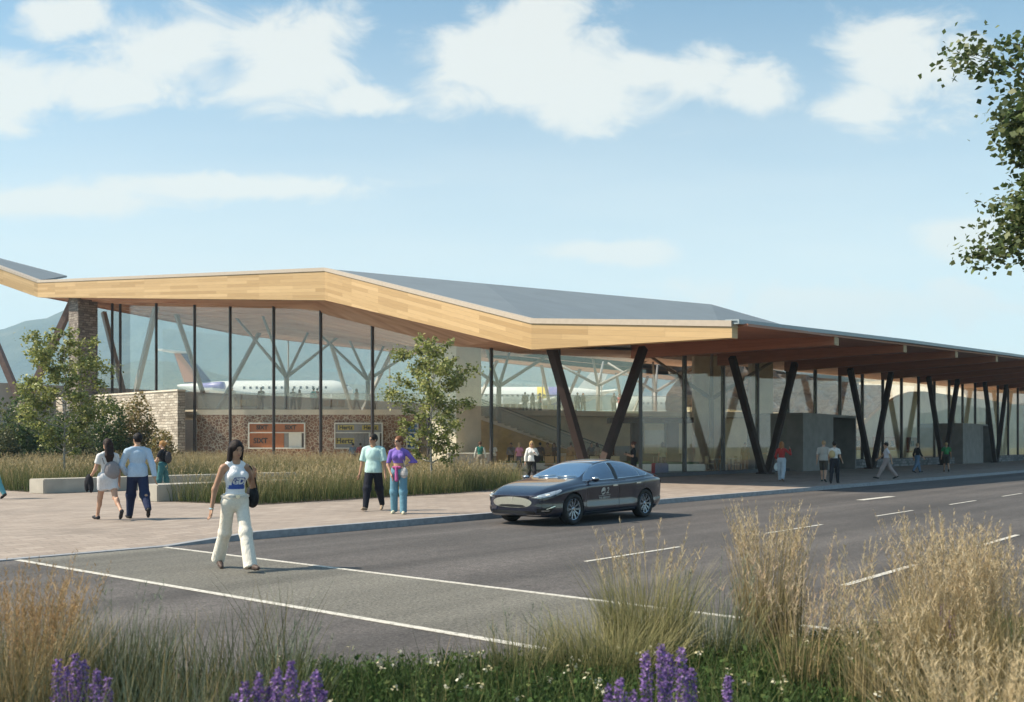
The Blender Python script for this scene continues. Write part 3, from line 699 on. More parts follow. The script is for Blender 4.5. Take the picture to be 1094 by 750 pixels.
# --- cream curved wall and made-up rock face standing in for the hillside on the right
pts=[];n=18
for i in range(n+1):
    s=84+(150-84)*i/n; q=min(1,max(0,(s-86)/20)); zz=2.4+5.0*(1-(1-q)**2); pts.append((s,zz))
m=MB()
for (s0,z0),(s1,z1) in zip(pts[:-1],pts[1:]): m.hexa([(s0,32,.1),(s1,32,.1),(s1,32.4,.1),(s0,32.4,.1)],[(s0,32,z0),(s1,32,z1),(s1,32.4,z1),(s0,32.4,z0)])
tp(m,'curved_wall',M['cream'])
rk=MB(); nu,nv=60,10; rg=np.random.default_rng(5); rv=[];rf_=[]
for i in range(nu+1):
    for j in range(nv+1):
        s=84+62*i/nu; z=3.0+7.6*j/nv; rv.append((s,48+1.2*math.sin(s*.7+z)+.8*rg.random()+(j*.25),z))
for i in range(nu):
    for j in range(nv): a=i*(nv+1)+j; rf_.append((a,a+nv+1,a+nv+2,a+1))
rk.add(rv,rf_); tp(rk,'hillside_stand_in',M['rock'])
wallrun((78,44),(140,44),.1,5.2,.3,'inner_wall',M['cream'])

# ============================================================ pale stone garden wall outside the glazing
gw=empty('garden_wall',W(38.7,70,.1),ANG,'pale stacked stone wall rising beside the left glazing behind the shrubs','wall')
m=MB().box(38.35,38.95,63.3,82,.0,5.62); m.build('wall_face',M['ledge'],gw,off=(38.7,70,.1)); 
MB().box(38.3,39.0,63.25,82,5.622,5.74).build('coping',M['concrete_pale'],gw,off=(38.7,70,.1))
tag(gw,kind='structure')
# ============================================================ rental kiosks set in the brown wall
def kiosk(u0,u1,v0,v1,label,band,panel,txt,tcol,plate=None,pane_='white'):
    y=71.2; a=at(u0,v1,y); b_=at(u1,v0,y); Wd=b_.x-a.x; H=b_.z-a.z
    # stands against the brown wall: its own frame along the wall
    k=empty('rental_kiosk',(a.x,wa.y+(wb.y-wa.y)*((a.x-wa.x)/(wb.x-wa.x))-.12,a.z),wang,label,'kiosk')
    fr=MB(); w=.09
    fr.box(0,Wd,-.18,.10,H-w,H); fr.box(0,Wd,-.18,.10,0,w); fr.box(0,w,-.18,.10,w,H-w); fr.box(Wd-w,Wd,-.18,.10,w,H-w); fr.box(w,Wd-w,-.16,.08,H*.60,H*.60+w*.8)
    fr.build('frame',M['white'],k)
    sb=MB(); sb.box(w,Wd-w,-.10,.06,H*.60+w*.8,H-w); sb=sb.build('sign_band',band,k)
    pn=MB(); pn.box(w,Wd*.62,-.02,.06,w,H*.60); pn=pn.build('counter_panel',panel,k)
    MB().box(Wd*.625,Wd*.70,-.01,.06,w,H*.60).build('grey_panel',M['grey'],k)
    MB().box(Wd*.705,Wd*.93,-.03,.06,w,H*.60).build('screen',M['white'],k)
    MB().box(Wd*.935,Wd-w,.0,.06,w,H*.60).build('dark_panel',M['dark_wood'],k)
    def put(cx,cz,size,yy,par):
        vs,fs=text_solid(txt,size,.02,.012)
        lx=max(v[0] for v in vs)
        if plate is not None: MB().box(cx-lx-.08,cx+lx+.08,yy-.012,yy,cz-size*.42,cz+size*.42).build('name_plate',plate,par); yy-=.013
        mm=MB().add([(cx+v[0],yy-v[2],cz+v[1]) for v in vs],[f for f in fs]); mm.build('lettering',tcol,par)
    if txt:
        put(Wd*.24,H*.81,.42,-.102,sb); put(Wd*.74,H*.81,.42,-.102,sb); put(Wd*.21,H*.30,.52,-.022,pn)
kiosk(265,326,451.5,479.5,'orange rental kiosk with white frame set in the brown stone wall',M['orange'],M['orange'],'SIXT',M['black'])
kiosk(357,409,451.5,479.5,'grey rental kiosk with yellow name plates set in the brown stone wall',M['grey'],M['grey'],'Hertz',M['black'],M['yellow'])
kiosk(434,447,452,479.5,'deep blue rental kiosk at the right end of the brown stone wall',M['blue_panel'],M['blue_panel'],'',M['black'])
# ============================================================ concrete bed walls / benches
def low_wall(pts,w,h,label):
    a=Vector(pts[0]+(0,)); o=empty('planter_wall',W(a.x,a.y,.125),ANG,label,'low wall')
    m=MB()
    for p,q in zip(pts[:-1],pts[1:]):
        d=Vector((q[0]-p[0],q[1]-p[1],0)).normalized(); n=Vector((-d.y,d.x,0))*w
        m.prism([p,q,(q[0]+n.x,q[1]+n.y),(p[0]+n.x,p[1]+n.y)],.11,.125+h)
    m.build('seat_block',M['concrete'],o,off=(a.x,a.y,.125),bevel=.025)
    return o
low_wall([(14.1,31.0),(24.5,31.6)],.9,.46,'pale concrete seat wall edging the left grass bed')
low_wall([(14.0,24.1),(19.0,24.5)],.9,.46,'shorter concrete seat wall at the corner of the middle grass bed')
# ============================================================ blades, leaves
def pick(rg, pal, n, jit=.18):
    pal=np.array(pal,np.float32); c=pal[rg.integers(0,len(pal),n)]; return c*(1+rg.uniform(-jit,jit,(n,1)).astype(np.float32))
def blades(rg, base, h, w, lean, pal_lo, pal_hi, levels=4, az=None, curve=1.6):
    """base (N,3), h/w/lean arrays; every blade curves over in its own direction. returns verts, quads, colours, tips"""
    n=len(base); az=rg.uniform(0,2*np.pi,n) if az is None else az
    fa=rg.uniform(0,2*np.pi,n); wx=np.cos(fa); wy=np.sin(fa)
    lo=pick(rg,pal_lo,n); hi=pick(rg,pal_hi,n)
    V=np.zeros((n,levels,2,3),np.float32); C=np.zeros((n,levels,2,3),np.float32)
    for j in range(levels):
        q=j/(levels-1); off=lean*q**curve; z=h*q*np.sqrt(np.clip(1-.35*(lean/np.maximum(h,.01))**2*q*q,.2,1))
        cx=base[:,0]+np.cos(az)*off; cy=base[:,1]+np.sin(az)*off; cz=base[:,2]+z
        ww=w*(1-.88*q**1.4)*.5
        for k,sg in ((0,-1),(1,1)):
            V[:,j,k,0]=cx+sg*wx*ww; V[:,j,k,1]=cy+sg*wy*ww; V[:,j,k,2]=cz
        C[:,j,:,:]=(lo*(1-q)+hi*q)[:,None,:]
    idx=np.arange(n*levels*2).reshape(n,levels,2)
    Q=np.stack([idx[:,:-1,0],idx[:,:-1,1],idx[:,1:,1],idx[:,1:,0]],-1).reshape(-1,4)
    return V.reshape(-1,3),Q,C.reshape(-1,3)
def stack(parts):
    V=[];Q=[];C=[];b=0
    for v,q,c in parts: V.append(v);Q.append(q+b);C.append(c);b+=len(v)
    return np.concatenate(V),np.concatenate(Q),np.concatenate(C)
def stems_plumes(rg, base, h, lean, pal_stem, pal_plume, nspk=16, plume=.30, spk=.05, wid=.004, swid=.006, az=None, droop=.3):
    n=len(base); az=rg.uniform(0,2*np.pi,n) if az is None else az
    L=6; out=[]
    v,q,c=blades(rg,base,h,np.full(n,wid*2,np.float32),lean,pal_stem,pal_plume,levels=L,az=az,curve=1.9)
    out.append(v[:0]) if False else None
    # keep stems a constant width
    parts=[(v,q,c)]
    qq=rg.uniform(1-plume,1.0,(n,nspk)); offs=lean[:,None]*qq**1.9; zz=h[:,None]*qq*np.sqrt(np.clip(1-.35*(lean/np.maximum(h,.01))[:,None]**2*qq*qq,.2,1))
    px=base[:,0:1]+np.cos(az)[:,None]*offs; py=base[:,1:2]+np.sin(az)[:,None]*offs; pz=base[:,2:3]+zz
    P=np.stack([px,py,pz],-1).reshape(-1,3).astype(np.float32); m=len(P)
    taper=np.sin(np.clip((qq-(1-plume))/plume,0,1)*np.pi*.85+.25).reshape(-1)
    sl=(spk*rg.uniform(.5,1.5,m)*taper).astype(np.float32)
    parts.append(blades(rg,P,(sl*rg.uniform(.35,1.1,m)).astype(np.float32),np.full(m,swid,np.float32),(sl*rg.uniform(.3,.8,m)).astype(np.float32),pal_plume,pal_plume,levels=3,curve=1.2))
    return stack(parts)
def inpoly(P,poly):
    x,y=P[:,0],P[:,1]; r=np.zeros(len(P),bool); n=len(poly); j=n-1
    for i in range(n):
        xi,yi=poly[i];xj,yj=poly[j]
        c=((yi>y)!=(yj>y))&(x<(xj-xi)*(y-yi)/(yj-yi+1e-12)+xi); r^=c; j=i
    return r
def scatter(rg,poly,dens):
    p=np.array(poly); lo,hi=p.min(0),p.max(0); n=int((hi-lo).prod()*dens); P=rg.uniform(lo,hi,(n,2)); return P[inpoly(P,poly)]
GREEN=[(.055,.085,.030),(.075,.105,.036),(.095,.12,.045),(.04,.065,.026)]
OLIVE=[(.10,.105,.045),(.125,.12,.05),(.085,.095,.04)]
STRAW=[(.42,.32,.16),(.48,.38,.20),(.36,.27,.13),(.30,.24,.11)]
PALES=[(.60,.50,.33),(.53,.43,.27),(.46,.36,.21)]
YGN=[(.26,.26,.10),(.20,.21,.08)]
SILV=[(.20,.24,.17),(.26,.29,.21),(.16,.20,.14)]

# ============================================================ grass beds by the terminal
BED1=[(14.3,32.0),(24.6,32.6),(37.5,33.5),(37.6,64),(14.2,64)]
BED2=[(14.3,24.0),(14.7,20.9),(22.6,21.2),(26.5,22.0),(29.6,24.0),(29.6,26.2),(24,27.0),(19.3,25.8),(19.1,24.0)]
tag(sheet('planting_bed',BED1,.132,M['soil'],ANG),'brown soil of the left grass bed','planting bed')
tag(sheet('planting_bed',BED2,.133,M['soil'],ANG),'brown soil of the middle grass bed','planting bed')
def to_world(P,z): 
    return np.stack([P[:,0]*CR-P[:,1]*SR,P[:,0]*SR+P[:,1]*CR,np.full(len(P),z)],-1).astype(np.float32)
def bed(name,poly,dens,hm,seed,label,far):
    rg=np.random.default_rng(seed)
    P=to_world(scatter(rg,poly,dens),.13); n=len(P)
    # tussocks: height varies in clumps
    cl=np.sin(P[:,0]*2.1+1)*np.sin(P[:,1]*1.7)+np.sin(P[:,0]*5.3)*np.sin(P[:,1]*4.1)*.6
    h=(hm*(.78+.12*cl)*rg.uniform(.6,1.12,n)).astype(np.float32)
    a=blades(rg,P,h*.9,np.full(n,.013 if not far else .02,np.float32),(h*rg.uniform(.1,.55,n)).astype(np.float32),[(.075,.11,.032),(.10,.13,.042),(.055,.085,.026)],[(.15,.17,.065),(.18,.18,.08),(.26,.23,.11)],levels=4)
    k=rg.random(n)<(.34 if far else .17); B=P[k]; hb=(h[k]*1.12).astype(np.float32)
    b=stems_plumes(rg,B,hb,(hb*rg.uniform(.05,.4,len(B))).astype(np.float32),OLIVE+STRAW,STRAW+PALES,nspk=7,plume=.30,spk=.10,swid=.016,wid=.005)
    v,q,c=stack([a,b]); o=link(name,np_mesh(name,v,q,M['blade'],col=c)); tag(o,label,'grass',kind='stuff')
bed('meadow_grass',BED1,75,1.25,21,'straw tipped ornamental grass filling the left bed',True)
bed('meadow_grass',BED2,230,1.05,22,'olive ornamental grass with straw tips filling the middle bed',False)

# ============================================================ trees and shrubs
def leaf_cloud(rg, C, size, pal, flat=.0):
    """one folded leaf (two quads) at each point"""
    n=len(C); a=rg.normal(size=(n,3)); a/=np.linalg.norm(a,axis=1,keepdims=True); a[:,2]=a[:,2]*.6-.25; a/=np.linalg.norm(a,axis=1,keepdims=True)
    b=np.cross(a,rg.normal(size=(n,3))); b/=np.linalg.norm(b,axis=1,keepdims=True); nn=np.cross(a,b)
    s=(size*rg.uniform(.6,1.35,n))[:,None]; fold=rg.uniform(.1,.35,n)[:,None]
    p0=C; p3=C+a*s; m=C+a*s*.5
    l=m+b*s*.36+nn*s*fold*.4; r=m-b*s*.36+nn*s*fold*.4
    V=np.stack([p0,l,p3,r],1).astype(np.float32); idx=np.arange(n*4).reshape(n,4)
    Q=np.stack([idx[:,0],idx[:,3],idx[:,2],idx[:,1]],-1); c=pick(rg,pal,n,.28)
    return V.reshape(-1,3),Q,np.repeat(c,4,0)
def tree(name, loc, H, crown0, crownR, trunkR, nlimb, leaves, leaf, pal, label, seed, bark='bark', levels=2, asym=0.0, cat='tree', squash=1.0, tips=26):
    rg=np.random.default_rng(seed); rnd=random.Random(seed)
    root=empty(name,loc,0,label,cat); mb=MB(); ends=[]
    top=Vector((rnd.uniform(-.1,.1),rnd.uniform(-.1,.1),H*.96)); n=9
    tr=[Vector((0,0,-.08))]+[Vector((top.x*q+math.sin(q*7+seed)*.03*H*.2,top.y*q+math.cos(q*5+seed)*.02*H*.2,top.z*q)) for q in [i/n for i in range(1,n+1)]]
    mb.tube(tr,[trunkR*(1-.92*i/n) for i in range(n+1)],8)
    def on(q): x=q*n; i=min(int(x),n-1); return tr[i].lerp(tr[i+1],x-i)
    lim=MB()
    for k in range(nlimb):
        q=crown0/H+(.97-crown0/H)*((k+rnd.random()*.8)/nlimb); p=on(q); az=k*2.4+rnd.uniform(-.5,.5)
        qq=(q-crown0/H)/(1-crown0/H); R=crownR*(math.sin((.16+.76*qq)*math.pi)**.85)*rnd.uniform(.7,1.1)*(1 if levels<3 else .9)
        rise=R*rnd.uniform(.25,.9)*squash
        pts=[p]; 
        for j in range(1,5):
            x=j/4; pts.append(p+Vector((math.cos(az+.25*math.sin(j))*R*x,math.sin(az+.25*math.sin(j))*R*x,rise*x**1.3+rnd.uniform(-.05,.05)*R)))
        r0=trunkR*(1-.9*q)*.62+.006; lim.tube(pts,[r0*(1-.85*j/4) for j in range(5)],5)
        for j in range(5 if levels<3 else 8):
            x=rnd.uniform(.25,1); i=min(int(x*4),3); b=pts[i].lerp(pts[i+1],x*4-i); az2=az+rnd.uniform(-1.3,1.3); l=R*rnd.uniform(.22,.5)
            e=b+Vector((math.cos(az2)*l,math.sin(az2)*l,l*rnd.uniform(-.25,.8))); md=b.lerp(e,.5)+Vector((0,0,l*.08)); lim.tube([b,md,e],[max(r0*.35,.009),max(r0*.22,.007),.005],4); ends+=[(b.lerp(e,.45),l*.35),(b.lerp(e,.75),l*.4),(e,l*.45)]
            if levels>2:
                for _ in range(3):
                    az3=az2+rnd.uniform(-1.4,1.4); l2=l*rnd.uniform(.3,.6); b2=b.lerp(e,rnd.uniform(.3,1)); e2=b2+Vector((math.cos(az3)*l2,math.sin(az3)*l2,l2*rnd.uniform(-.5,.6))); lim.tube([b2,e2],[max(r0*.15,.007),.004],3); ends+=[(b2.lerp(e2,.5),l2*.4),(e2,l2*.5)]
        ends.append((pts[-1],R*.14))
    mb.add(lim.v,lim.f); mb.build('trunk',M[bark],root,smooth=True)
    E=np.array([tuple(e[0]) for e in ends]); S=np.array([e[1] for e in ends])
    w=S**1.2; w*=rg.uniform(.15,1.6,len(w)); w/=w.sum(); ix=rg.choice(len(E),leaves,p=w)
    Cc=E[ix]+rg.normal(size=(leaves,3))*np.maximum(S[ix],.05)[:,None]*np.array([.62,.62,.5])
    v,q,c=leaf_cloud(rg,Cc,leaf,pal); link('crown',np_mesh('crown',v,q,M['leaf'],col=c),root)
    return root
YG=[(.27,.30,.085),(.34,.36,.115),(.20,.235,.07),(.14,.17,.05),(.42,.42,.17)]
p=gp(71,523,.13); p=at(70,477,36); p.z=.13
tree('young_tree',p,6.0,1.25,1.45,.050,36,9500,.115,YG,'slim young tree with pale trunk in the left grass bed',41)
p=at(460,477,32.6); p.z=.13
tree('young_tree',p,5.3,.9,1.22,.045,36,8500,.105,YG,'slim young tree with bright leaves in the middle grass bed',52)
DG=[(.085,.125,.04),(.115,.155,.05),(.055,.085,.03),(.18,.205,.085),(.14,.175,.065)]
tree('street_tree',(10.8,15.6,.0),8.9,2.9,2.45,.20,110,120000,.115,DG,'tall dark leafed tree reaching over the right side of the road',63,bark='bark_dark',levels=3)
def shrub(name,loc,r,n,leaf,pal,label,seed):
    rg=np.random.default_rng(seed); root=empty(name,loc,0,label,'shrub')
    k=16; cc=rg.normal(size=(k,3)); cc/=np.linalg.norm(cc,axis=1,keepdims=True); cc*=rg.uniform(.35,.78,(k,1)); cc[:,2]=np.abs(cc[:,2])*.9+.1
    ix=rg.integers(0,k,n); d=rg.normal(size=(n,3)); d/=np.linalg.norm(d,axis=1,keepdims=True); d*=rg.uniform(.55,1,(n,1))**.5*rg.uniform(.28,.46,(k,1))[ix]
    P=(cc[ix]+d)*np.array(r); P=P[P[:,2]>.02]
    v,q,c=leaf_cloud(rg,P,leaf,pal); link('foliage',np_mesh('foliage',v,q,M['leaf'],col=c),root)
    m=MB()
    for c_ in cc: m.tube([(0,0,-.05),(c_[0]*r[0]*.4,c_[1]*r[1]*.4,c_[2]*r[2]*.5),(c_[0]*r[0],c_[1]*r[1],c_[2]*r[2])],[.05,.035,.01],5)
    m.build('stems',M['bark_dark'],root)
    return root
SHG=[(.07,.12,.035),(.10,.15,.045),(.055,.09,.03),(.14,.17,.055)]
SHB=[(.32,.24,.09),(.25,.19,.075),(.36,.28,.13),(.15,.17,.05)]
SHL=[(.12,.13,.06),(.16,.155,.075),(.09,.105,.045)]
def sh(u,y,ru,top_v,pal,label,seed,n=5000,leaf=.16):
    c=at(u,477,y); c.z=.13; R=ru/F*y; hgt=EYE+(HV-top_v)/F*y-.13
    shrub('shrub',c,(R,R*.9,hgt/1.05),n,leaf,pal,label,seed)
sh(18,52,40,404,SHG,'tall dark green shrub at the left edge beside the young tree',71,7000)
sh(62,57,36,424,SHG,'round dark green shrub behind the young tree crown',72)
sh(2,45,26,440,SHL,'pale green bushy shrub in front of the tall dark shrub',73,3500,.13)
sh(112,56,36,421,SHG,'dark green shrub against the pale stone wall',74,6000)
sh(146,58,30,424,SHB,'brown tinged shrub in front of the pale stone wall',75,6000)
sh(172,52,20,456,SHB,'low brown shrub at the foot of the pale stone wall',76,3000,.13)
sh(88,48,26,448,SHL,'low pale shrub below the dark shrubs',77,2600,.12)

# ============================================================ roadside planting under the camera
edge=[(-6,6.3),(-3.4,6.55),(-1.2,6.7),(.3,6.9),(1.6,7.25),(3.1,7.9),(5.2,9.4),(8.5,12.4),(13,18),(14.6,16.6),(10,9),(5,2.2),(0,1.0),(-6,1.2)]
vb=MB(); vb.prism(edge,-.1,.07); tag(vb.build('verge',M['soil']),'soil of the planted verge beside the road','verge',kind='structure')
rg=np.random.default_rng(90)
# low green ground cover with white flowers
def zone(poly,dens): P=scatter(rg,poly,dens); return np.concatenate([P,np.full((len(P),1),.06)],1).astype(np.float32)
G1=[(-1.6,6.5),(0.2,6.75),(1.0,6.9),(1.6,7.2),(2.9,7.75),(4.2,8.6),(4.2,6),(2.5,4.3),(.6,4.2),(-1.6,4.4)]
P=zone(G1,2100); n=len(P); h=rg.uniform(.06,.22,n).astype(np.float32)
a=blades(rg,P,h,np.full(n,.012,np.float32),(h*rg.uniform(.2,.9,n)).astype(np.float32),[(.03,.06,.018),(.045,.08,.024),(.025,.05,.016)],[(.06,.11,.03),(.09,.14,.045),(.045,.085,.026)],levels=3)
Lp=P[rg.random(n)<.5].copy(); Lp[:,2]+=rg.uniform(.03,.17,len(Lp)); b=leaf_cloud(rg,Lp,.035,[(.05,.095,.026),(.075,.125,.036),(.035,.07,.02),(.12,.16,.05)])
v,q,c=stack([a,b]); o=link('ground_cover',np_mesh('ground_cover',v,q,M['blade'],col=c)); tag(o,'low bright green ground cover along the verge','ground cover',kind='stuff')
fp=P[rg.random(n)<.005].copy(); fp[:,2]+=rg.uniform(.15,.25,len(fp)); reps=np.repeat(fp,7,0)+rg.normal(size=(len(fp)*7,3))*.010
v,q,c=leaf_cloud(rg,reps.astype(np.float32),.022,[(.62,.58,.42),(.55,.50,.30),(.68,.66,.54)]); o=link('white_flowers',np_mesh('white_flowers',v,q,M['petal'],col=c)); tag(o,'tiny white flowers dotted over the ground cover','flowers',kind='stuff')
# thin green filler grass
def filler(poly,dens,h0,h1,lo,hi,label,seed,w=.006,name='verge_grass',lean=.5):
    global rg
    rg=np.random.default_rng(seed); P=zone(poly,dens); n=len(P); h=rg.uniform(h0,h1,n).astype(np.float32)
    cl=(.8+.25*np.sin(P[:,0]*3.1+seed)*np.sin(P[:,1]*2.7)).astype(np.float32); h*=cl
    v,q,c=blades(rg,P,h,np.full(n,w,np.float32),(h*rg.uniform(.05,lean,n)).astype(np.float32),lo,hi,levels=5)
    o=link(name,np_mesh(name,v,q,M['blade'],col=c)); tag(o,label,'grass',kind='stuff')
filler([(-4.2,6.35),(-2.2,6.5),(-1.35,6.5),(-1.2,5.4),(-1.0,4.2),(-1.2,3.4),(-4.2,3.4)],620,.25,.78,GREEN+OLIVE,OLIVE+SILV+STRAW[:1],'tall dull green grass at the left end of the verge',91)
filler([(-1.5,5.9),(-.4,6.3),(.2,6.3),(.6,5.3),(.4,4.3),(-1.3,4.1)],260,.12,.45,GREEN,OLIVE+GREEN,'short sparse green grass in the middle of the verge',92)
filler([(-.6,6.4),(1.0,6.85),(2.6,7.5),(4.2,8.4),(4.2,6.6),(1.6,5.0),(-.6,4.8)],210,.14,.48,GREEN+OLIVE,OLIVE+YGN+STRAW[:1],'scattered olive grass growing up through the ground cover',93)
# clumps that stand as plants of their own
def clump(x,y,rad,h,n,nst0,lo,hi,stem,pl,label,seed,spk=.055,nspk=26,plume=.32,lean=.35,w=.006,cat='ornamental grass',name='feather_grass',swid=.0045,lean_b=.6):
    nst=int(nst0*1.7); n=int(n*1.35); nspk=int(nspk*1.25); rg=np.random.default_rng(seed); root=empty(name,(x,y,.06),0,label,cat)
    a=rg.uniform(0,6.283,n); r=rad*np.sqrt(rg.random(n)); P=np.stack([np.cos(a)*r,np.sin(a)*r,np.zeros(n)],-1).astype(np.float32)
    hb=(h*rg.uniform(.35,.8,n)).astype(np.float32)
    v,q,c=blades(rg,P,hb,np.full(n,w,np.float32),(hb*rg.uniform(.05,lean_b,n)).astype(np.float32),lo,hi,levels=6,az=a+rg.normal(size=n)*.7)
    link('leaf_blades',np_mesh('leaf_blades',v,q,M['blade'],col=c),root)
    if nst:
        a=rg.uniform(0,6.283,nst); r=rad*.8*np.sqrt(rg.random(nst)); P=np.stack([np.cos(a)*r,np.sin(a)*r,np.zeros(nst)],-1).astype(np.float32)
        hs=(h*rg.uniform(.75,1.05,nst)).astype(np.float32)
        v,q,c=stems_plumes(rg,P,hs,(hs*rg.uniform(.03,lean,nst)).astype(np.float32),stem,pl,nspk=nspk,plume=plume,spk=spk,swid=swid,wid=.0022,az=a+rg.normal(size=nst)*.6)
        link('seed_plumes',np_mesh('seed_plumes',v,q,M['blade'],col=c),root)
    return root
TAN=[(.45,.35,.21),(.54,.44,.29),(.38,.28,.16),(.62,.53,.37)]
def cp(u,y): return (u-HU)/F*y
YGR=[(.13,.14,.05),(.18,.175,.065),(.10,.115,.04)]; YGH=[(.36,.32,.16),(.27,.26,.115),(.42,.37,.20)]
clump(cp(690,7.15),7.15,.30,.98,640,20,YGR,YGH,STRAW,TAN,'yellow green feather grass with a few tan plumes at the verge centre',101,nspk=34)
clump(cp(655,6.6),6.6,.44,.62,950,0,YGR,YGH,STRAW,TAN,'low soft yellow green grass mound beside the purple flowers',102,lean_b=.9)
clump(cp(765,7.0),7.0,.28,.75,260,10,YGR+SILV,YGH+SILV,OLIVE,SILV,'silvery green grass tuft between the two plumed grasses',103,nspk=14)
clump(cp(822,7.5),7.5,.24,1.12,420,60,[(.05,.05,.025),(.075,.07,.035),(.10,.085,.04)],STRAW,STRAW,TAN,'tall tan plumed grass with dark base standing right of the verge centre',104,nspk=40,lean=.28,plume=.42,lean_b=.3)
clump(cp(855,6.0),6.0,.16,.98,90,22,OLIVE,STRAW,STRAW,[(.46,.36,.24),(.52,.36,.26),(.55,.46,.30)],'loose leaning grass with pinkish seed heads',105,nspk=30,lean=.7,plume=.45,spk=.06)
clump(cp(910,5.5),5.5,.10,1.12,30,7,OLIVE,STRAW,STRAW,PALES,'thin single stemmed grass with pale seed heads reaching above the road dash',106,nspk=44,lean=.12,plume=.40,spk=.05)
clump(cp(955,5.6),5.6,.24,.80,240,36,OLIVE+STRAW,STRAW+PALES,STRAW,PALES+TAN,'bleached pale grass with tangled seed heads',107,nspk=40,lean=.6,plume=.5,lean_b=.9)
clump(cp(1015,5.9),5.9,.26,1.13,420,62,STRAW+OLIVE,STRAW+PALES,STRAW,TAN,'tallest golden plumed grass in the right corner',108,nspk=46,lean=.3,plume=.42)
clump(cp(1085,5.6),5.6,.32,1.05,480,66,STRAW+OLIVE,STRAW+PALES,STRAW,TAN+PALES,'golden plumed grass cut by the right edge of the picture',109,nspk=46,lean=.38,plume=.42)
clump(cp(1040,4.6),4.6,.30,.68,460,44,STRAW+OLIVE,PALES+STRAW,STRAW,PALES,'pale bleached grass mound low in the right corner',110,nspk=40,lean=.6,plume=.55,lean_b=.9)
clump(cp(1000,6.5),6.5,.20,1.0,260,30,OLIVE+STRAW,STRAW,STRAW,TAN,'golden grass tuft half hidden by the bleached grass',115,nspk=36,lean=.4,plume=.45)
clump(cp(12,5.0),5.0,.26,.98,320,46,OLIVE+STRAW,STRAW+PALES,STRAW,[(.42,.27,.13),(.50,.36,.20),(.36,.22,.11)],'rust tinted plumed grass at the left edge of the picture',111,nspk=36,lean=.3,plume=.5)
clump(cp(52,5.6),5.6,.20,.84,280,30,OLIVE+STRAW,STRAW,STRAW,[(.42,.27,.13),(.50,.36,.20)],'smaller rust tinted grass beside the left edge plumes',112,nspk=34,lean=.3,plume=.5)
clump(cp(120,5.9),5.9,.34,.74,520,10,GREEN+OLIVE,SILV+OLIVE,OLIVE,SILV,'green grass tuft with silvery tips near the left purple flowers',113,nspk=12)
clump(cp(300,5.5),5.5,.26,.60,220,9,GREEN+OLIVE,SILV+OLIVE,OLIVE,SILV,'thin silvery green grass behind the middle purple flowers',114,nspk=12)
clump(cp(560,6.4),6.4,.22,.55,200,6,GREEN+OLIVE,YGH,OLIVE,SILV,'thin green grass tuft at the end of the crossing line',116,nspk=12)
# purple flower spikes
def spikes(us,y,tops,label,seed,pal,rad=.017,ln=.20):
    rg=np.random.default_rng(seed); cx=cp(sum(us)/len(us),y); root=empty('purple_flower',(cx,y,.06),0,label,'flower')
    n=90; a=rg.uniform(0,6.283,n); P=np.stack([np.cos(a)*.16*np.sqrt(rg.random(n)),np.sin(a)*.1,np.zeros(n)],-1).astype(np.float32); h=rg.uniform(.2,.42,n).astype(np.float32)
    v,q,c=blades(rg,P,h,np.full(n,.010,np.float32),(h*rg.uniform(.1,.7,n)).astype(np.float32),GREEN,[(.10,.13,.06),(.07,.10,.04)],levels=5); link('leaf_blades',np_mesh('leaf_blades',v,q,M['blade'],col=c),root)
    for u,tv in zip(us,tops):
        dy=rg.uniform(-.12,.12); yy_=y+dy; top=EYE+(HV-tv)/F*yy_-.06; x=cp(u,yy_)-cx; lx=rg.uniform(-.03,.03)
        m=MB().tube([(x-lx*2,dy,0),(x-lx,dy,top*.5),(x,dy,top)],[.004,.0035,.002],5); st=m.build('flower_stem',M['green_leafy'],root)
        k=420; z=top-ln*rg.random(k)**1.0; th=rg.uniform(0,6.283,k); r=rad*(np.clip((top-z)/ln*3.2+.12,0,1)**.6)*rg.uniform(.55,1.1,k)
        C_=np.stack([x+np.cos(th)*r-lx*2*(top-z),dy+np.sin(th)*r,z],-1).astype(np.float32)
        v,q,c=leaf_cloud(rg,C_,.014,pal); link('flower_spike',np_mesh('flower_spike',v,q,M['petal'],col=c),st)
PUR=[(.22,.13,.36),(.29,.18,.44),(.16,.09,.28),(.36,.24,.50)]
spikes([62,71,80,90,103,115],4.6,[704,712,698,706,716,724],'muted purple flower spikes in the left of the verge',121,PUR,.024,.30)
spikes([250,262,277,288,297,311,327,338,345],4.1,[742,728,720,733,715,706,728,716,738],'bright purple flower spikes at the middle of the verge',122,PUR,.022,.24)
spikes([650,663,676,690,706,715,728,738],4.3,[732,724,738,696,688,698,692,714],'tall purple flower spikes in front of the yellow green mound',123,PUR,.0225,.26)
spikes([778],4.6,[722],'single purple flower spike right of the tall purple group',124,PUR,.017,.16)
spikes([1008,1016],6.2,[645,652],'faded lilac flower spikes among the golden grass',125,[(.34,.24,.40),(.42,.31,.46),(.28,.19,.33)],.018,.2)
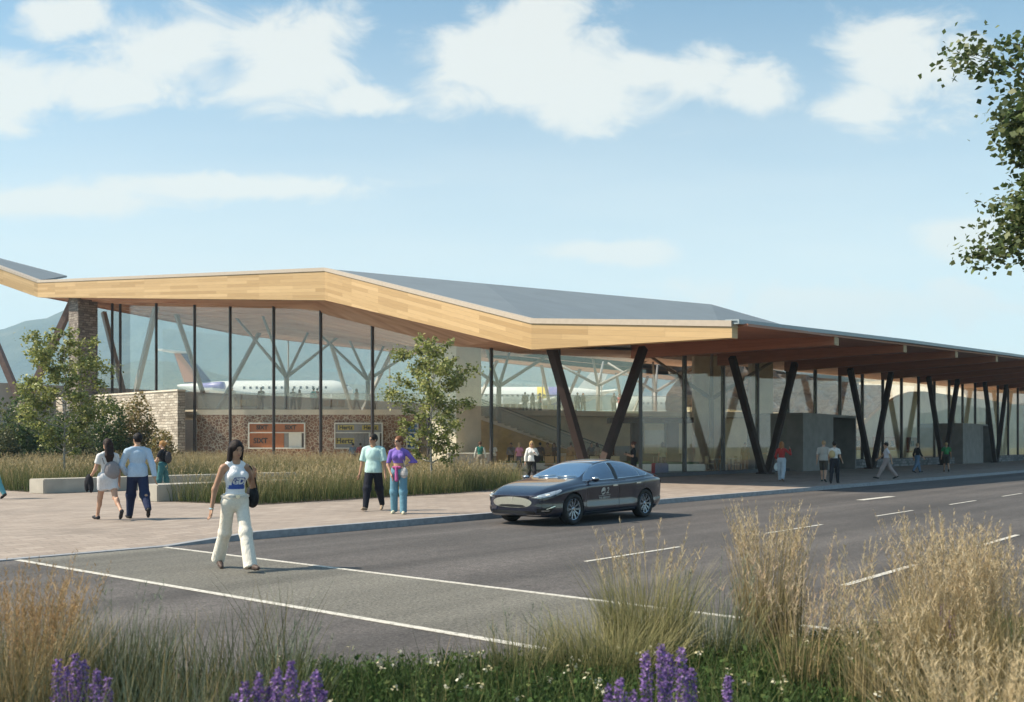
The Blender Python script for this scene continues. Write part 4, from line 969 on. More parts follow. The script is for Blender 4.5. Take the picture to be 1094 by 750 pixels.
# ============================================================ bodies: smooth union of tapered limbs, one continuous surface
def surface(prims, vox, k=.02, cuts=()):
    """prims: dicts {t:'c',a,b,ra,rb,cut0,cut1} tapered limb or {t:'e',c,r,R} ellipsoid; op '-' carves. returns verts, quads"""
    lo=np.full(3,1e9); hi=-lo
    for p in prims:
        if p.get('op')=='-': continue
        if p['t']=='c':
            for q,r in ((p['a'],p['ra']),(p['b'],p['rb'])): lo=np.minimum(lo,np.array(q)-r); hi=np.maximum(hi,np.array(q)+r)
        else:
            r=max(p['r']); lo=np.minimum(lo,np.array(p['c'])-r); hi=np.maximum(hi,np.array(p['c'])+r)
    lo=lo-3*vox; hi=hi+3*vox; dim=np.ceil((hi-lo)/vox).astype(int)+1
    f=np.full(dim,1.0,np.float32)
    ax=[lo[i]+vox*np.arange(dim[i]) for i in range(3)]
    for p in prims:
        if p['t']=='c':
            a,b=np.array(p['a'],float),np.array(p['b'],float); ra,rb=p['ra'],p['rb']; mr=max(ra,rb); l,h_=np.minimum(a,b)-mr,np.maximum(a,b)+mr
        else:
            c=np.array(p['c'],float); mr=max(p['r']); l,h_=c-mr,c+mr
        mar=max(4*vox,k*1.5,.03)
        i0=np.maximum(0,np.floor((l-mar-lo)/vox).astype(int)); i1=np.minimum(dim,np.ceil((h_+mar-lo)/vox).astype(int)+1)
        if (i1<=i0).any(): continue
        sl=tuple(slice(i0[i],i1[i]) for i in range(3))
        X=np.stack(np.meshgrid(*[ax[i][sl[i]] for i in range(3)],indexing='ij'),-1)
        if p['t']=='c':
            ab=b-a; L2=max(1e-9,ab@ab); h=((X-a)@ab)/L2; hc=np.clip(h,0,1)
            d=np.linalg.norm(X-a-hc[...,None]*ab,axis=-1)-(ra+(rb-ra)*hc); L=L2**.5
            if p.get('cut1'): d=np.maximum(d,(h-1)*L)
            if p.get('cut0'): d=np.maximum(d,-h*L)
        else:
            q=X-c
            if p.get('R') is not None: q=q@np.array(p['R'])
            r=np.array(p['r'],float); k0=np.linalg.norm(q/r,axis=-1); k1=np.linalg.norm(q/(r*r),axis=-1); d=k0*(k0-1)/np.maximum(k1,1e-9)
        cur=f[sl]; kk=p.get('k',k)
        if p.get('op')=='-': f[sl]=np.maximum(cur,-d)
        else:
            hh=np.clip(.5+.5*(cur-d)/kk,0,1); f[sl]=cur*(1-hh)+d*hh-kk*hh*(1-hh)
    for (pt,nrm) in cuts:                                  # keep the side where (x-pt).n <= 0
        X=np.stack(np.meshgrid(*ax,indexing='ij'),-1); f=np.maximum(f,((X-np.array(pt))@np.array(nrm)).astype(np.float32))
    s=f<0; n0,n1,n2=[d-1 for d in dim]
    cnt=np.zeros((n0,n1,n2),np.int8)
    for i in (0,1):
        for j in (0,1):
            for l in (0,1): cnt+=s[i:i+n0,j:j+n1,l:l+n2]
    act=np.argwhere((cnt>0)&(cnt<8)); idm=np.full((n0,n1,n2),-1,np.int64); idm[tuple(act.T)]=np.arange(len(act))
    acc=np.zeros((len(act),3)); num=np.zeros(len(act))
    cor=[(i,j,l) for i in (0,1) for j in (0,1) for l in (0,1)]
    for a in cor:
        for axn in range(3):
            if a[axn]: continue
            b=list(a); b[axn]=1
            fa=f[tuple((act+np.array(a)).T)]; fb=f[tuple((act+np.array(b)).T)]; m=(fa<0)!=(fb<0)
            tq=np.where(m,fa/np.where(m,fa-fb,1),0); pos=np.tile(np.array(a,float),(len(act),1)); pos[:,axn]+=tq
            acc+=pos*m[:,None]; num+=m
    V=lo+vox*(act+acc/num[:,None]); Q=[]
    for axn in range(3):
        o1,o2=[i for i in range(3) if i!=axn]
        sh=[slice(None)]*3; sh[axn]=slice(0,dim[axn]-1); s0=s[tuple(sh)]; sh[axn]=slice(1,dim[axn]); s1=s[tuple(sh)]
        e=np.argwhere(s0!=s1); ok=(e[:,o1]>0)&(e[:,o2]>0)&(e[:,o1]<dim[o1]-1)&(e[:,o2]<dim[o2]-1); e=e[ok]
        cs=[]
        for d1,d2 in ((1,1),(0,1),(0,0),(1,0)):
            c=e.copy(); c[:,o1]-=d1; c[:,o2]-=d2; cs.append(idm[tuple(c.T)])
        q=np.stack(cs,-1); fl=s0[tuple(e.T)]
        if axn==1: fl=~fl
        q[~fl]=q[~fl][:,::-1]; Q.append(q)
    return V.astype(np.float32),np.concatenate(Q)
def surf_obj(name,prims,vox,mat,parent,k=.02,cuts=(),relax=1):
    v,q=surface(prims,vox,k,cuts)
    for _ in range(relax):                                 # light smoothing
        s=np.zeros_like(v); c=np.zeros(len(v))
        for i in range(4):
            a,b=q[:,i],q[:,(i+1)%4]; np.add.at(s,a,v[b]); np.add.at(c,a,1); np.add.at(s,b,v[a]); np.add.at(c,b,1)
        v=(.5*v+.5*s/c[:,None]).astype(np.float32)
    return link(name,np_mesh(name,v,q,mat,smooth=True),parent)
def cap(a,b,ra,rb,**k): return dict(t='c',a=tuple(a),b=tuple(b),ra=ra,rb=rb,**k)
def ell(c,r,R=None,**k): return dict(t='e',c=tuple(c),r=tuple(r),R=R,**k)
def dirv(a,lat=0.0): a=R_(a); return np.array([math.sin(a),lat,-math.cos(a)])/math.sqrt(1+lat*lat)
def nrmv(v): v=np.array(v,float); return v/np.linalg.norm(v)
WALK_L=dict(legs=[(24,4,-8,.02),(-20,18,28,.02)]); WALK_R=dict(legs=[(-20,18,28,.02),(24,4,-8,.02)])
def swing(l,r,bend=22,lat=.16): return [(dirv(l,lat),dirv(l+bend,lat*.6)),(dirv(r,-lat),dirv(r+bend,-lat*.6))]
STAND=[(2,3,0,.06),(-3,4,0,.06)]
def build_person(root,H=1.72,fem=False,vox=.012,legs=STAND,arms=None,head=(0,0),lean=0.0,skin=(.42,.25,.17),hair=('short',(.03,.02,.018)),
                 top=None,bottom=None,shoes=(.03,.03,.03),face=True,glasses=False,vest=None,fingers=True):
    """top: dict(col, sleeve 0..2, hem z/H, puff); bottom: dict(kind, col, flare). facing +x, left is +y"""
    arms=arms or swing(-6,6,14); g=.92 if fem else 1.0
    def L(p): return np.array([p[0]+lean*max(0,(p[2]-.53*H)),p[1],p[2]])
    hz=.53*H; hw=.052*H*(1.03 if fem else 1); sw=.098*H if fem else .113*H
    hip=[np.array([0,hw,hz]),np.array([0,-hw,hz])]; P={}
    low=9; legd=[]
    for i,(a,kb,fp,ab) in enumerate(legs):
        sg=1 if i==0 else -1
        kn=hip[i]+dirv(a,sg*ab)*.247*H; an=kn+dirv(a-kb,sg*ab*.5)*.238*H
        fd=np.array([math.cos(R_(fp)),sg*.12,-math.sin(R_(fp))]); fd=nrmv(fd); dn=np.array([-math.sin(R_(fp)),0,-math.cos(R_(fp))])
        heel=an-fd*.016*H+dn*.024*H; ball=an+fd*.075*H+dn*.028*H; toe=an+fd*.108*H+dn*.030*H
        legd.append((kn,an,heel,ball,toe)); low=min(low,heel[2]-.021*H,ball[2]-.018*H,toe[2]-.013*H)
    dz=np.array([0,0,-low]); hip=[h+dz for h in hip]; legd=[tuple(x+dz for x in l) for l in legd]; oz=-low
    def Z(z): return z*H+oz
    def T(x,y,z): p=L((x*H,y*H,z*H)); return p+dz
    body=[]; kx=.03
    tor=[ell(T(0,0,.545),(.070*H*g,.096*H*(1.03 if fem else .95),.075*H)),ell(T(.004,0,.63),(.054*H*g,.072*H*(.92 if fem else 1.03),.085*H)),ell(T(.004,0,.728),(.063*H*g,.086*H*g,.095*H)),
         ell(T(.0,0,.775),(.050*H*g,(sw/H*.84)*H,.042*H)),cap(T(-.006,.018,.842),T(-.006,sw/H*.84,.800),.026*H*g,.027*H*g),cap(T(-.006,-.018,.842),T(-.006,-sw/H*.84,.800),.026*H*g,.027*H*g)]
    if fem: tor+=[ell(T(.052,.040,.735),(.030*H,.036*H,.034*H)),ell(T(.052,-.040,.735),(.030*H,.036*H,.034*H))]
    body+=tor; body.append(cap(T(-.006,0,.80),T(.006,0,.885),.034*H*g,.029*H*g))
    hc=T(.014,0,.932); yaw,pit=R_(head[0]),R_(head[1])
    Rm=np.array(Matrix.Rotation(yaw,3,'Z') @ Matrix.Rotation(pit,3,'Y'))
    def Hd(x,y,z): return hc+Rm@(np.array([x,y,z])*H)
    HR=Rm
    body+=[ell(Hd(-.004,0,.012),(.054*H,.043*H,.056*H),HR,k=.02),ell(Hd(.014,0,-.026),(.036*H,.033*H,.040*H),HR,k=.02)]
    body+=[cap(Hd(.050,0,.004),Hd(.058,0,-.014),.0055*H,.0085*H,k=.008),ell(Hd(-.002,.044,-.008),(.012*H,.006*H,.018*H),HR,k=.008),ell(Hd(-.002,-.044,-.008),(.012*H,.006*H,.018*H),HR,k=.008)]
    armj=[]
    for i,(ud,fd) in enumerate(arms):
        sg=1 if i==0 else -1; ud=nrmv(ud); fd=nrmv(fd)
        sh=T(-.004,sg*sw/H,.795); el=sh+ud*.172*H; wr=el+fd*.148*H; armj.append((sh,el,wr,fd))
        body+=[cap(sh,el,.028*H*g,.022*H*g),cap(el,wr,.0225*H*g,.0155*H*g)]
        fwd=np.array([1,0,.2]); w=fwd-(fwd@fd)*fd; w=nrmv(w) if np.linalg.norm(w)>.15 else np.array([0,-sg,0.]); n=np.cross(fd,w)*(-sg)
        for o in (-.011,.011): body.append(cap(wr+fd*.008*H+w*o*H*.6,wr+fd*.046*H+w*o*H,.0105*H,.0095*H,k=.012))
        if fingers:
            for o,ln in ((-.0185,.030),(-.006,.037),(.0065,.039),(.0185,.034)):
                b0=wr+fd*.046*H+w*o*H; b1=b0+nrmv(fd+n*.18)*ln*.55*H; b2=b1+nrmv(fd+n*.75)*ln*.55*H
                body+=[cap(b0,b1,.0058*H,.0052*H,k=.003),cap(b1,b2,.0052*H,.0044*H,k=.003)]
            t0=wr+fd*.014*H+w*.016*H; t1=t0+nrmv(fd*.7+w*.6+n*.25)*.030*H; t2=t1+nrmv(fd+n*.4)*.020*H
            body+=[cap(t0,t1,.0068*H,.0060*H,k=.006),cap(t1,t2,.0060*H,.0048*H,k=.004)]
        else: body.append(cap(wr+fd*.045*H,wr+fd*.085*H,.013*H,.010*H))
    for i in range(2):
        kn,an,heel,ball,toe=legd[i]
        body+=[cap(hip[i],kn,.050*H*g,.033*H*g),cap(kn,an,.032*H*g,.020*H*g),ell((kn+an)/2*1.0+(kn-an)*.18+np.array([-.010*H,0,0]),(.028*H*g,.028*H*g,.06*H)),cap(an,heel,.019*H,.018*H),cap(heel,ball,.018*H,.016*H),cap(ball,toe,.016*H,.012*H)]
    surf_obj('body',body,vox,skinm(skin),root,k=.028)
    # shoes
    if shoes is not None:
        pr=[]
        for kn,an,heel,ball,toe in legd: pr+=[cap(heel,ball,.0225*H,.0215*H),cap(ball,toe,.0215*H,.0165*H),cap(heel+(an-heel)*.25,heel,.0235*H,.022*H)]
        pr2=pr
        for j,nm in enumerate(('shoe','shoe')): surf_obj(nm,pr2[j*3:j*3+3],max(vox*.8,.009),cloth(shoes,.5),root,k=.012)
    # bottom
    if bottom:
        kd=bottom['kind']; fl=bottom.get('flare',0.0); pr=[ell(T(0,0,.545),(.080*H*g,.105*H*(1.02 if fem else .97),.085*H)),cap(T(0,.03,.575),T(0,-.03,.575),.068*H*g,.068*H*g)]
        wz=bottom.get('waist',.60); ft=bottom.get('fit',1.0)
        if kd in('trousers','shorts'):
            for i in range(2):
                kn,an,heel,ball,toe=legd[i]; hp=hip[i]
                if kd=='shorts': pr.append(cap(hp,kn+(hp-kn)*.0,.058*H*g,.046*H*g,cut1=True))
                else:
                    e=an+(an-kn)*bottom.get('drop',.06)
                    pr+=[cap(hp,kn,.062*H*g*ft,.053*H*g*ft+fl*.008),ell(kn,(.058*H*g*ft,)*3),cap(kn,e,.053*H*g*ft+fl*.008,(.034)*H+fl*.036,cut1=True)]
        else:
            z1=bottom.get('len',.36); kk=[hip[i]+(legd[i][0]-hip[i])*((.53-z1)/.247) for i in range(2)]; mid=(kk[0]+kk[1])/2
            for i in range(2): pr.append(cap(hip[i],kk[i],.060*H,.054*H,cut1=True,k=.08))
            pr.append(cap(T(0,0,.53),mid,.080*H,.066*H,cut1=True,k=.06))
        surf_obj(bottom.get('name',kd),pr,vox,cloth(bottom['col']),root,k=.03,cuts=[(T(0,0,wz),(0,0,1))])
    if top:
        ex=.007*H+top.get('puff',0)*H; hem=top.get('hem',.56); pr=[]
        for ip,p in enumerate(tor):
            q=dict(p)
            if top.get('sleeve',.6)<=0 and ip in (3,4,5):
                if ip==3: q['r']=(q['r'][0]+ex,q['r'][1]*.74,q['r'][2]); pr.append(q)
                else: b_=np.array(q['a'])*.35+np.array(q['b'])*.65; q['b']=tuple(b_); q['ra']+=.004; q['rb']+=.003; pr.append(q)
                continue
            if q['t']=='e': q['r']=tuple(x+ex for x in q['r'])
            else: q['ra']+=ex*.75; q['rb']+=ex*.75
            pr.append(q)
        if hem<.55: pr.append(cap(T(0,.035,.60),T(0,.035,hem-.02),.074*H,.082*H)); pr.append(cap(T(0,-.035,.60),T(0,-.035,hem-.02),.074*H,.082*H))
        sl=top.get('sleeve',.6)
        for i in range(2):
            sh,el,wr,fd=armj[i]
            if sl<=0: continue
            if sl<=1: pr.append(cap(sh,sh+(el-sh)*sl,.032*H*g+ex*.6,.030*H*g+ex*.8,cut1=True))
            else:
                e=el+(wr-el)*(sl-1); pr+=[cap(sh,el,.031*H*g+ex*.6,.026*H*g+ex*.7),cap(el,e,.026*H*g+ex*.7,.021*H*g+ex*.7+top.get('cuff',0)*H,cut1=True)]
        pr.append(ell(T(.03,0,.868),(.042*H,.040*H,.045*H),op='-'))
        if vest:                                              # sleeves of another colour
            surf_obj('sleeves',[p for p in pr[len(tor):] if p['t']=='c'],vox,cloth(vest),root,k=.02); pr=[p for i,p in enumerate(pr) if i<len(tor) or p['t']=='e']
        surf_obj('top',pr,vox,cloth(top['col']),root,k=.026,cuts=[(T(0,0,hem),(0,0,-1)),(T(0,0,.852),(0,0,1))])
    # hair
    st,hcx=hair
    if st!='bald':
        pr=[ell(Hd(-.010,0,.018),(.060*H,.050*H,.060*H),HR)]
        if st=='long':
            for y in (-.030,0,.030): pr.append(cap(Hd(-.030,y,.0),T(-.062+lean*0,y*.9+.0,.80),.026*H,.026*H)); pr.append(cap(T(-.062,y*.9,.80),T(-.066,y*.7,.735),.026*H,.014*H))
        if st in('bob','shoulder'):
            dl=-.085 if st=='bob' else -.150
            for y in (-.042,.042): pr.append(cap(Hd(-.006,y,.01),Hd(-.002,y*1.06,dl),.021*H,.016*H))
            for y in (-.025,0,.025): pr.append(cap(Hd(-.036,y,.0),Hd(-.040,y,dl),.025*H,.022*H))
        if st=='bun': pr.append(ell(Hd(-.068,0,.02),(.030*H,.028*H,.028*H)))
        if st=='pony': pr+= [cap(Hd(-.058,0,.02),Hd(-.085,0,-.03),.018*H,.020*H),cap(Hd(-.085,0,-.03),Hd(-.080,0,-.095),.020*H,.008*H)]
        pr.append(ell(Hd(.070,0,-.020),(.046*H,.037*H,.064*H),HR,op='-'))
        if st in('short','bun','pony'): pr.append(ell(Hd(.03,0,-.075),(.09*H,.08*H,.055*H),HR,op='-'))
        surf_obj('hair',pr,max(vox*.85,.008),hairm(hcx),root,k=.02)
    if face:
        for sg in (-1,1):
            MB().ell(Hd(.0455,sg*.018,.002),(.004*H,.0075*H,.0042*H),8,6,rot=Matrix(HR.tolist())).build('eye',_eye,root,smooth=True)
            MB().ell(Hd(.047,sg*.019,.0145),(.003*H,.0115*H,.0026*H),8,6,rot=Matrix(HR.tolist())).build('eyebrow',hairm(hcx),root,smooth=True)
        MB().ell(Hd(.0475,0,-.034),(.005*H,.014*H,.0042*H),8,6,rot=Matrix(HR.tolist())).build('mouth',_lip,root,smooth=True)
    if glasses:
        m=MB()
        for sg in (-1,1): m.ell(Hd(.051,sg*.019,.003),(.005*H,.0175*H,.0115*H),10,6,rot=Matrix(HR.tolist())); m.tube([Hd(.047,sg*.034,.005),Hd(.0,sg*.047,.006)],.0022*H,5)
        m.build('sunglasses',M['trim_black'],root,smooth=True)
    return dict(armj=armj,legd=legd,T=T,Hd=Hd,H=H)
_eye=plain('dark_eye',(.05,.035,.03),.3); _lip=plain('lips',(.36,.13,.11),.5)
def person(loc,heading,label,group=None,**kw):
    root=empty('person',loc,R_(heading),label,'person',group); J=build_person(root,**kw); J['root']=root; return J
def carried(name,J,prims,mat,label,cat,vox=.012,k=.02,strap=None,strapmat=None):
    """a thing held or worn: its own top-level object in the person's frame"""
    r=J['root']; c=np.mean([np.array(p.get('a',p.get('c'))) for p in prims],0)
    root=empty(name,r.location+Matrix.Rotation(r.rotation_euler.z,3,'Z')@Vector(c),r.rotation_euler.z,label,cat)
    for p in prims:
        for kk in('a','b','c'):
            if kk in p: p[kk]=tuple(np.array(p[kk])-c)
    surf_obj('bag_body' if 'bag' in name or 'pack' in name else 'folded_cloth' if 'jacket' in name else 'shell',prims,vox,mat,root,k=k)
    for s in strap or []:
        MB().tube([np.array(x)-c for x in s],.009,6).build('strap',strapmat or mat,root,smooth=True)
    return root
def bagbox(c,r): return [ell(c,r),ell(np.array(c)+np.array([0,0,-r[2]*.25]),(r[0]*1.02,r[1]*1.02,r[2]*.8))]
PZ=.125
def gpp(u,v): return gp(u,v,PZ)
FAIR=(.50,.30,.21); TANS=(.40,.23,.15); MED=(.45,.27,.18)
DARKH=(.022,.014,.012); BROWNH=(.10,.05,.028); AUBURN=(.16,.065,.03); BLOND=(.42,.28,.13); GREYH=(.40,.37,.33)
WHITE=(.74,.74,.73)
# --- woman crossing the road
loc=gp(251,609,.004); H1=1.72
J=person(loc,-50,'woman in white sleeveless top and cream wide trousers striding over the crossing',fem=True,H=H1,vox=.0085,
  legs=[(25,3,0,-.06),(-22,12,26,-.06)],arms=[((-.02,.30,-.95),(.62,-.24,.86)),((-.22,-.30,-1),(-.02,-.16,-1))],head=(4,12),lean=.03,skin=TANS,hair=('shoulder',(.016,.010,.010)),
  top=dict(col=(.80,.81,.84),sleeve=0,hem=.565),bottom=dict(kind='trousers',col=(.78,.73,.64),flare=.8,drop=.16,fit=.88),shoes=(.10,.07,.06))
r=J['root']; T=J['T']
m=MB(); 
for k_ in range(24):
    a0,a1=2*math.pi*k_/24,2*math.pi*(k_+1)/24
    def ring(a,z): p=T(.001+.088*math.cos(a),.109*math.sin(a),z); return tuple(p)
    m.add([ring(a0,.572),ring(a1,.572),ring(a1,.588),ring(a0,.588)],[(0,1,2,3)])
m.build('belt',cloth((.62,.60,.55)),r); 
b=T(.089,-.02,.58); MB().box(b[0],b[0]+.012,b[1]-.03,b[1]+.03,b[2]-.018,b[2]+.018).build('belt_buckle',M['chrome'],r)
# printed emblem on her top: blue patch with two letters, pressed onto the cloth
topo=[c for c in r.children if c.name.startswith('top')][0]
tb=BVHTree.FromPolygons([v.co.copy() for v in topo.data.vertices],[tuple(p.vertices) for p in topo.data.polygons])
def decal_front(bv,pts,y0,z0,off,name,mat,par):
    """pts: list of (verts2d, faces); projected along -x onto the front"""
    m=MB()
    for vs,fs in pts:
        V=[]
        for (a,b_) in vs:
            h=bv.ray_cast(Vector((1.0,y0+a,z0+b_)),Vector((-1,0,0))); V.append(((h[0].x if h[0] else .1)+off,y0+a,z0+b_))
        m.add(V,fs)
    return m.build(name,mat,par)
def gridpatch(w,h,nx=14,ny=9,rd=.35):
    vs=[];fs=[]
    for j in range(ny+1):
        for i in range(nx+1):
            a=(i/nx*2-1);b_=(j/ny*2-1); 
            if abs(b_)>.5: a*=1-rd*(abs(b_)-.5)**2*2
            vs.append((a*w/2,b_*h/2))
    for j in range(ny):
        for i in range(nx): q=j*(nx+1)+i; fs.append((q,q+1,q+nx+2,q+nx+1))
    return vs,fs
bz=T(0,0,.690)[2]; by=-.005
blue=cloth((.055,.10,.34)); 
em=decal_front(tb,[gridpatch(.165,.115)],by,bz,.004,'printed_emblem',blue,topo)
decal_front(tb,[gridpatch(.215,.052)],by-.01,bz-.068,.0045,'printed_emblem',blue,topo)
vs,fs=text_geo('GD',.105,.006); decal_front(tb,[([(-0+v.x,v.y) for v in vs],fs)],by,bz+.004,.007,'lettering',cloth((.70,.73,.80)),em)
J1=J
sh,el,wr,fd=J['armj'][0]
carried('shoulder_bag',J,bagbox(T(-.02,.150,.575),(.13,.065,.15)),cloth((.012,.012,.014),.6),'black shoulder bag on the arm of the woman crossing the road','bag',strap=[[T(-.05,.12,.64),T(-.03,.085,.83),T(.03,.11,.80),wr,T(.06,.15,.63)]])
# bracelet stays simple: thin ring on the hanging wrist
sh,el,wr,fd=J['armj'][1]; MB().tube([wr-fd*.012,wr+fd*.006],.031,10).build('bracelet',M['chrome'],r)
# --- couple walking away on the left
J=person(gpp(115,555.5),132,'woman with long dark hair and pale grey skirt walking away across the forecourt',fem=True,H=1.70,vox=.0105,legs=[(22,2,-4,.01),(-22,30,42,.01)],
  arms=[((.1,.25,-.95),(.75,.1,-.55)),((-.05,-.2,-1),(.25,-.1,-1))],head=(18,6),skin=FAIR,hair=('long',(.024,.013,.012)),top=dict(col=(.66,.67,.68),sleeve=.55,hem=.56),bottom=dict(kind='skirt',col=(.60,.60,.63),len=.385),shoes=(.025,.025,.03),face=False)
T=J['T']
carried('shoulder_bag',J,bagbox(T(-.055,-.03,.63),(.10,.15,.19)),cloth((.27,.25,.26),.7),'grey slouchy bag on the back of the woman in the pale skirt','bag',strap=[[T(-.06,.06,.70),T(-.01,.085,.835),T(.05,.08,.72)]])
sh,el,wr,fd=J['armj'][0]
carried('folded_jacket',J,[ell(wr+np.array([.0,.02,-.06]),(.09,.07,.13)),ell(wr+np.array([.04,.05,-.14]),(.06,.05,.16)),ell(wr+np.array([-.05,.0,-.17]),(.05,.05,.15))],cloth((.018,.018,.024)),'black jacket draped over the forearm of the woman in the pale skirt','jacket')
J=person(gpp(147,554.5),122,'man in light blue shirt and navy jeans walking away across the forecourt',H=1.80,vox=.0105,legs=[(19,3,-4,.02),(-24,26,38,.02)],
  arms=[((.12,.35,-.95),(.45,-.55,-.8)),((-.38,-.22,-.95),(-.22,-.14,-1))],head=(22,2),skin=MED,hair=('short',(.012,.010,.012)),top=dict(col=(.42,.54,.68),sleeve=1.92,hem=.505,puff=.004),bottom=dict(kind='trousers',col=(.022,.032,.075)),shoes=(.02,.02,.022),face=False)
# --- woman with backpack by the seat wall
J=person(gpp(174,529.4),172,'woman in teal trousers and black top with arms folded beside the seat wall',fem=True,H=1.66,vox=.011,legs=[(9,2,0,.02),(-9,6,8,.02)],
  arms=[((.35,.2,-.9),(.7,-.7,-.1)),((.35,-.2,-.9),(.7,.7,.0))],head=(4,6),skin=FAIR,hair=('bun',(.36,.19,.07)),top=dict(col=(.022,.022,.028),sleeve=.6,hem=.60),bottom=dict(kind='trousers',col=(.045,.145,.165),waist=.62),shoes=(.05,.05,.05),face=False)
T=J['T']; carried('backpack',J,bagbox(T(-.105,0,.70),(.085,.13,.18)),cloth((.055,.05,.055),.7),'dark grey backpack worn by the woman in teal trousers','backpack',strap=[[T(-.07,.07,.80),T(.0,.075,.835),T(.055,.07,.74),T(-.02,.09,.64)]])
# --- couple facing the camera
J=person(gpp(399,545.5),-98,'man in mint shirt and sunglasses walking towards the kerb',H=1.79,vox=.0105,legs=[(-15,16,22,.03),(17,4,-6,.05)],arms=[((.05,.2,-1),(.18,.12,-1)),((-.02,-.24,-1),(.12,-.2,-1))],head=(-34,4),skin=TANS,
  hair=('short',(.014,.011,.011)),top=dict(col=(.46,.66,.64),sleeve=.85,hem=.50,puff=.012),bottom=dict(kind='trousers',col=(.014,.016,.026)),shoes=(.36,.27,.19),glasses=True)
J=person(gpp(426,549),-92,'woman in purple cropped top and jeans standing with a hand on her hip',fem=True,H=1.72,vox=.0105,legs=[(4,2,0,.03),(-6,8,6,.05)],arms=[((-.15,.62,-.75),(.30,-.72,-.30)),((.0,-.25,-1),(.30,.30,-.7))],head=(-40,-4),skin=FAIR,
  hair=('short',AUBURN),top=dict(col=(.20,.13,.46),sleeve=1.55,hem=.655,cuff=.012),bottom=dict(kind='trousers',col=(.13,.27,.36),flare=.5,drop=.12),shoes=(.62,.60,.44),glasses=True)
T=J['T']
carried('shoulder_bag',J,bagbox(T(.055,.075,.535),(.045,.085,.12)),cloth((.56,.52,.50)),'striped cloth bag hanging at the hip of the woman in purple','bag',strap=[[T(.05,.09,.60),T(.05,.06,.72),T(.01,-.07,.84)]])
bagr=bpy.data.objects[-1] if False else [o for o in bpy.data.objects if o.get('label','').startswith('striped cloth')][0]
for zz in (-.05,.0,.05):
    m=MB(); m.ell((0,0,zz-.01),(.0475,.0885,.011),14,6); m.build('stripe',cloth((.05,.045,.06)),bagr,smooth=True)
carried('scarf',J,[cap(T(.075,-.02,.60),T(.085,-.015,.44),.030,.042),cap(T(.07,-.06,.60),T(.07,.03,.60),.03,.03)],cloth((.42,.10,.27)),'magenta scarf tied at the waist of the woman in purple','scarf')
# --- by the glass front
J=person(gpp(513,506),88,'man in teal vest and white sleeves seen from behind at the grass edge',H=1.76,vox=.013,legs=[(6,2,0,.05),(-8,10,10,.05)],arms=[((.0,.25,-1),(.2,.15,-1)),((.0,-.25,-1),(.2,-.15,-1))],head=(-10,0),skin=MED,hair=('short',AUBURN),top=dict(col=(.02,.20,.17),sleeve=1.9,hem=.55),vest=(.70,.70,.66),bottom=dict(kind='trousers',col=(.36,.31,.26)),shoes=(.12,.09,.07),face=False)
J=person(gpp(568,516.5),-80,'blonde woman in white jacket and sunglasses behind the bonnet of the car',fem=True,H=1.70,vox=.012,legs=[(10,2,0,.02),(-8,10,12,.02)],arms=[((.15,.35,-.9),(.5,-.55,.45)),((.05,-.3,-1),(.2,-.1,-1))],head=(-18,4),skin=FAIR,hair=('shoulder',BLOND),top=dict(col=(.76,.75,.72),sleeve=1.95,hem=.52,puff=.006),bottom=dict(kind='trousers',col=(.03,.03,.035)),shoes=(.5,.48,.45),glasses=True)
T=J['T']; carried('shoulder_bag',J,bagbox(T(.05,.115,.60),(.07,.15,.17)),cloth((.014,.014,.016),.6),'large black bag of the blonde woman in the white jacket','bag',strap=[[T(.03,.10,.68),T(.0,.10,.845),T(.07,.13,.70)]])
J=person(gpp(677,514),176,'woman in black dress looking at her phone behind the car roof',fem=True,H=1.70,vox=.012,legs=[(6,2,0,.02),(-6,6,4,.02)],arms=[((.2,.15,-.95),(.8,-.2,.35)),((.25,-.15,-.95),(.85,.1,.2))],head=(0,18),skin=FAIR,hair=('bun',(.10,.035,.025)),top=dict(col=(.018,.019,.022),sleeve=.75,hem=.56),bottom=dict(kind='skirt',col=(.018,.019,.022),len=.30),shoes=(.03,.03,.03),face=False)
carried('shoulder_bag',J,bagbox(J['T'](-.07,.06,.55),(.06,.10,.12)),cloth((.012,.012,.013),.6),'small black bag at the back of the woman with the phone','bag')
wr=J['armj'][0][2]; ph=MB().box(-.035,.035,-.006,.006,-.07,.07); pr_=J['root']
o=ph.build('phone',M['black'],loc=pr_.location+Matrix.Rotation(pr_.rotation_euler.z,3,'Z')@Vector(wr+np.array([.06,-.0,.03])),rz=pr_.rotation_euler.z); tag(o,'black phone in the hand of the woman in black','phone')
# --- along the pavement to the right
J=person(gpp(835,514.5),62,'woman in red jacket and pale jeans walking towards the entrance boxes',fem=True,H=1.70,vox=.014,legs=[(12,2,0,.02),(-12,16,20,.02)],arms=[((.1,.3,-.9),(.5,-.2,-.8)),((.35,-.5,-.5),(.4,.2,.85))],skin=FAIR,hair=('bob',(.30,.13,.05)),top=dict(col=(.36,.045,.04),sleeve=1.95,hem=.56),bottom=dict(kind='trousers',col=(.40,.47,.54),flare=.3),shoes=(.2,.13,.09),face=False)
carried('carrier_bag',J,bagbox(J['armj'][0][2]+np.array([.03,.02,-.24]),(.08,.13,.18)),cloth((.55,.66,.70)),'pale blue plastic bag carried by the woman in red','bag',vox=.016)
J=person(gpp(880,515),62,'grey haired man in grey shirt and dark shorts walking beside a woman',H=1.74,vox=.014,legs=[(14,2,-3,.02),(-12,14,18,.02)],arms=swing(-12,12,18),skin=FAIR,hair=('short',(.40,.26,.15)),top=dict(col=(.42,.40,.37),sleeve=.8,hem=.52,puff=.008),bottom=dict(kind='shorts',col=(.07,.06,.05)),shoes=(.04,.04,.04),face=False)
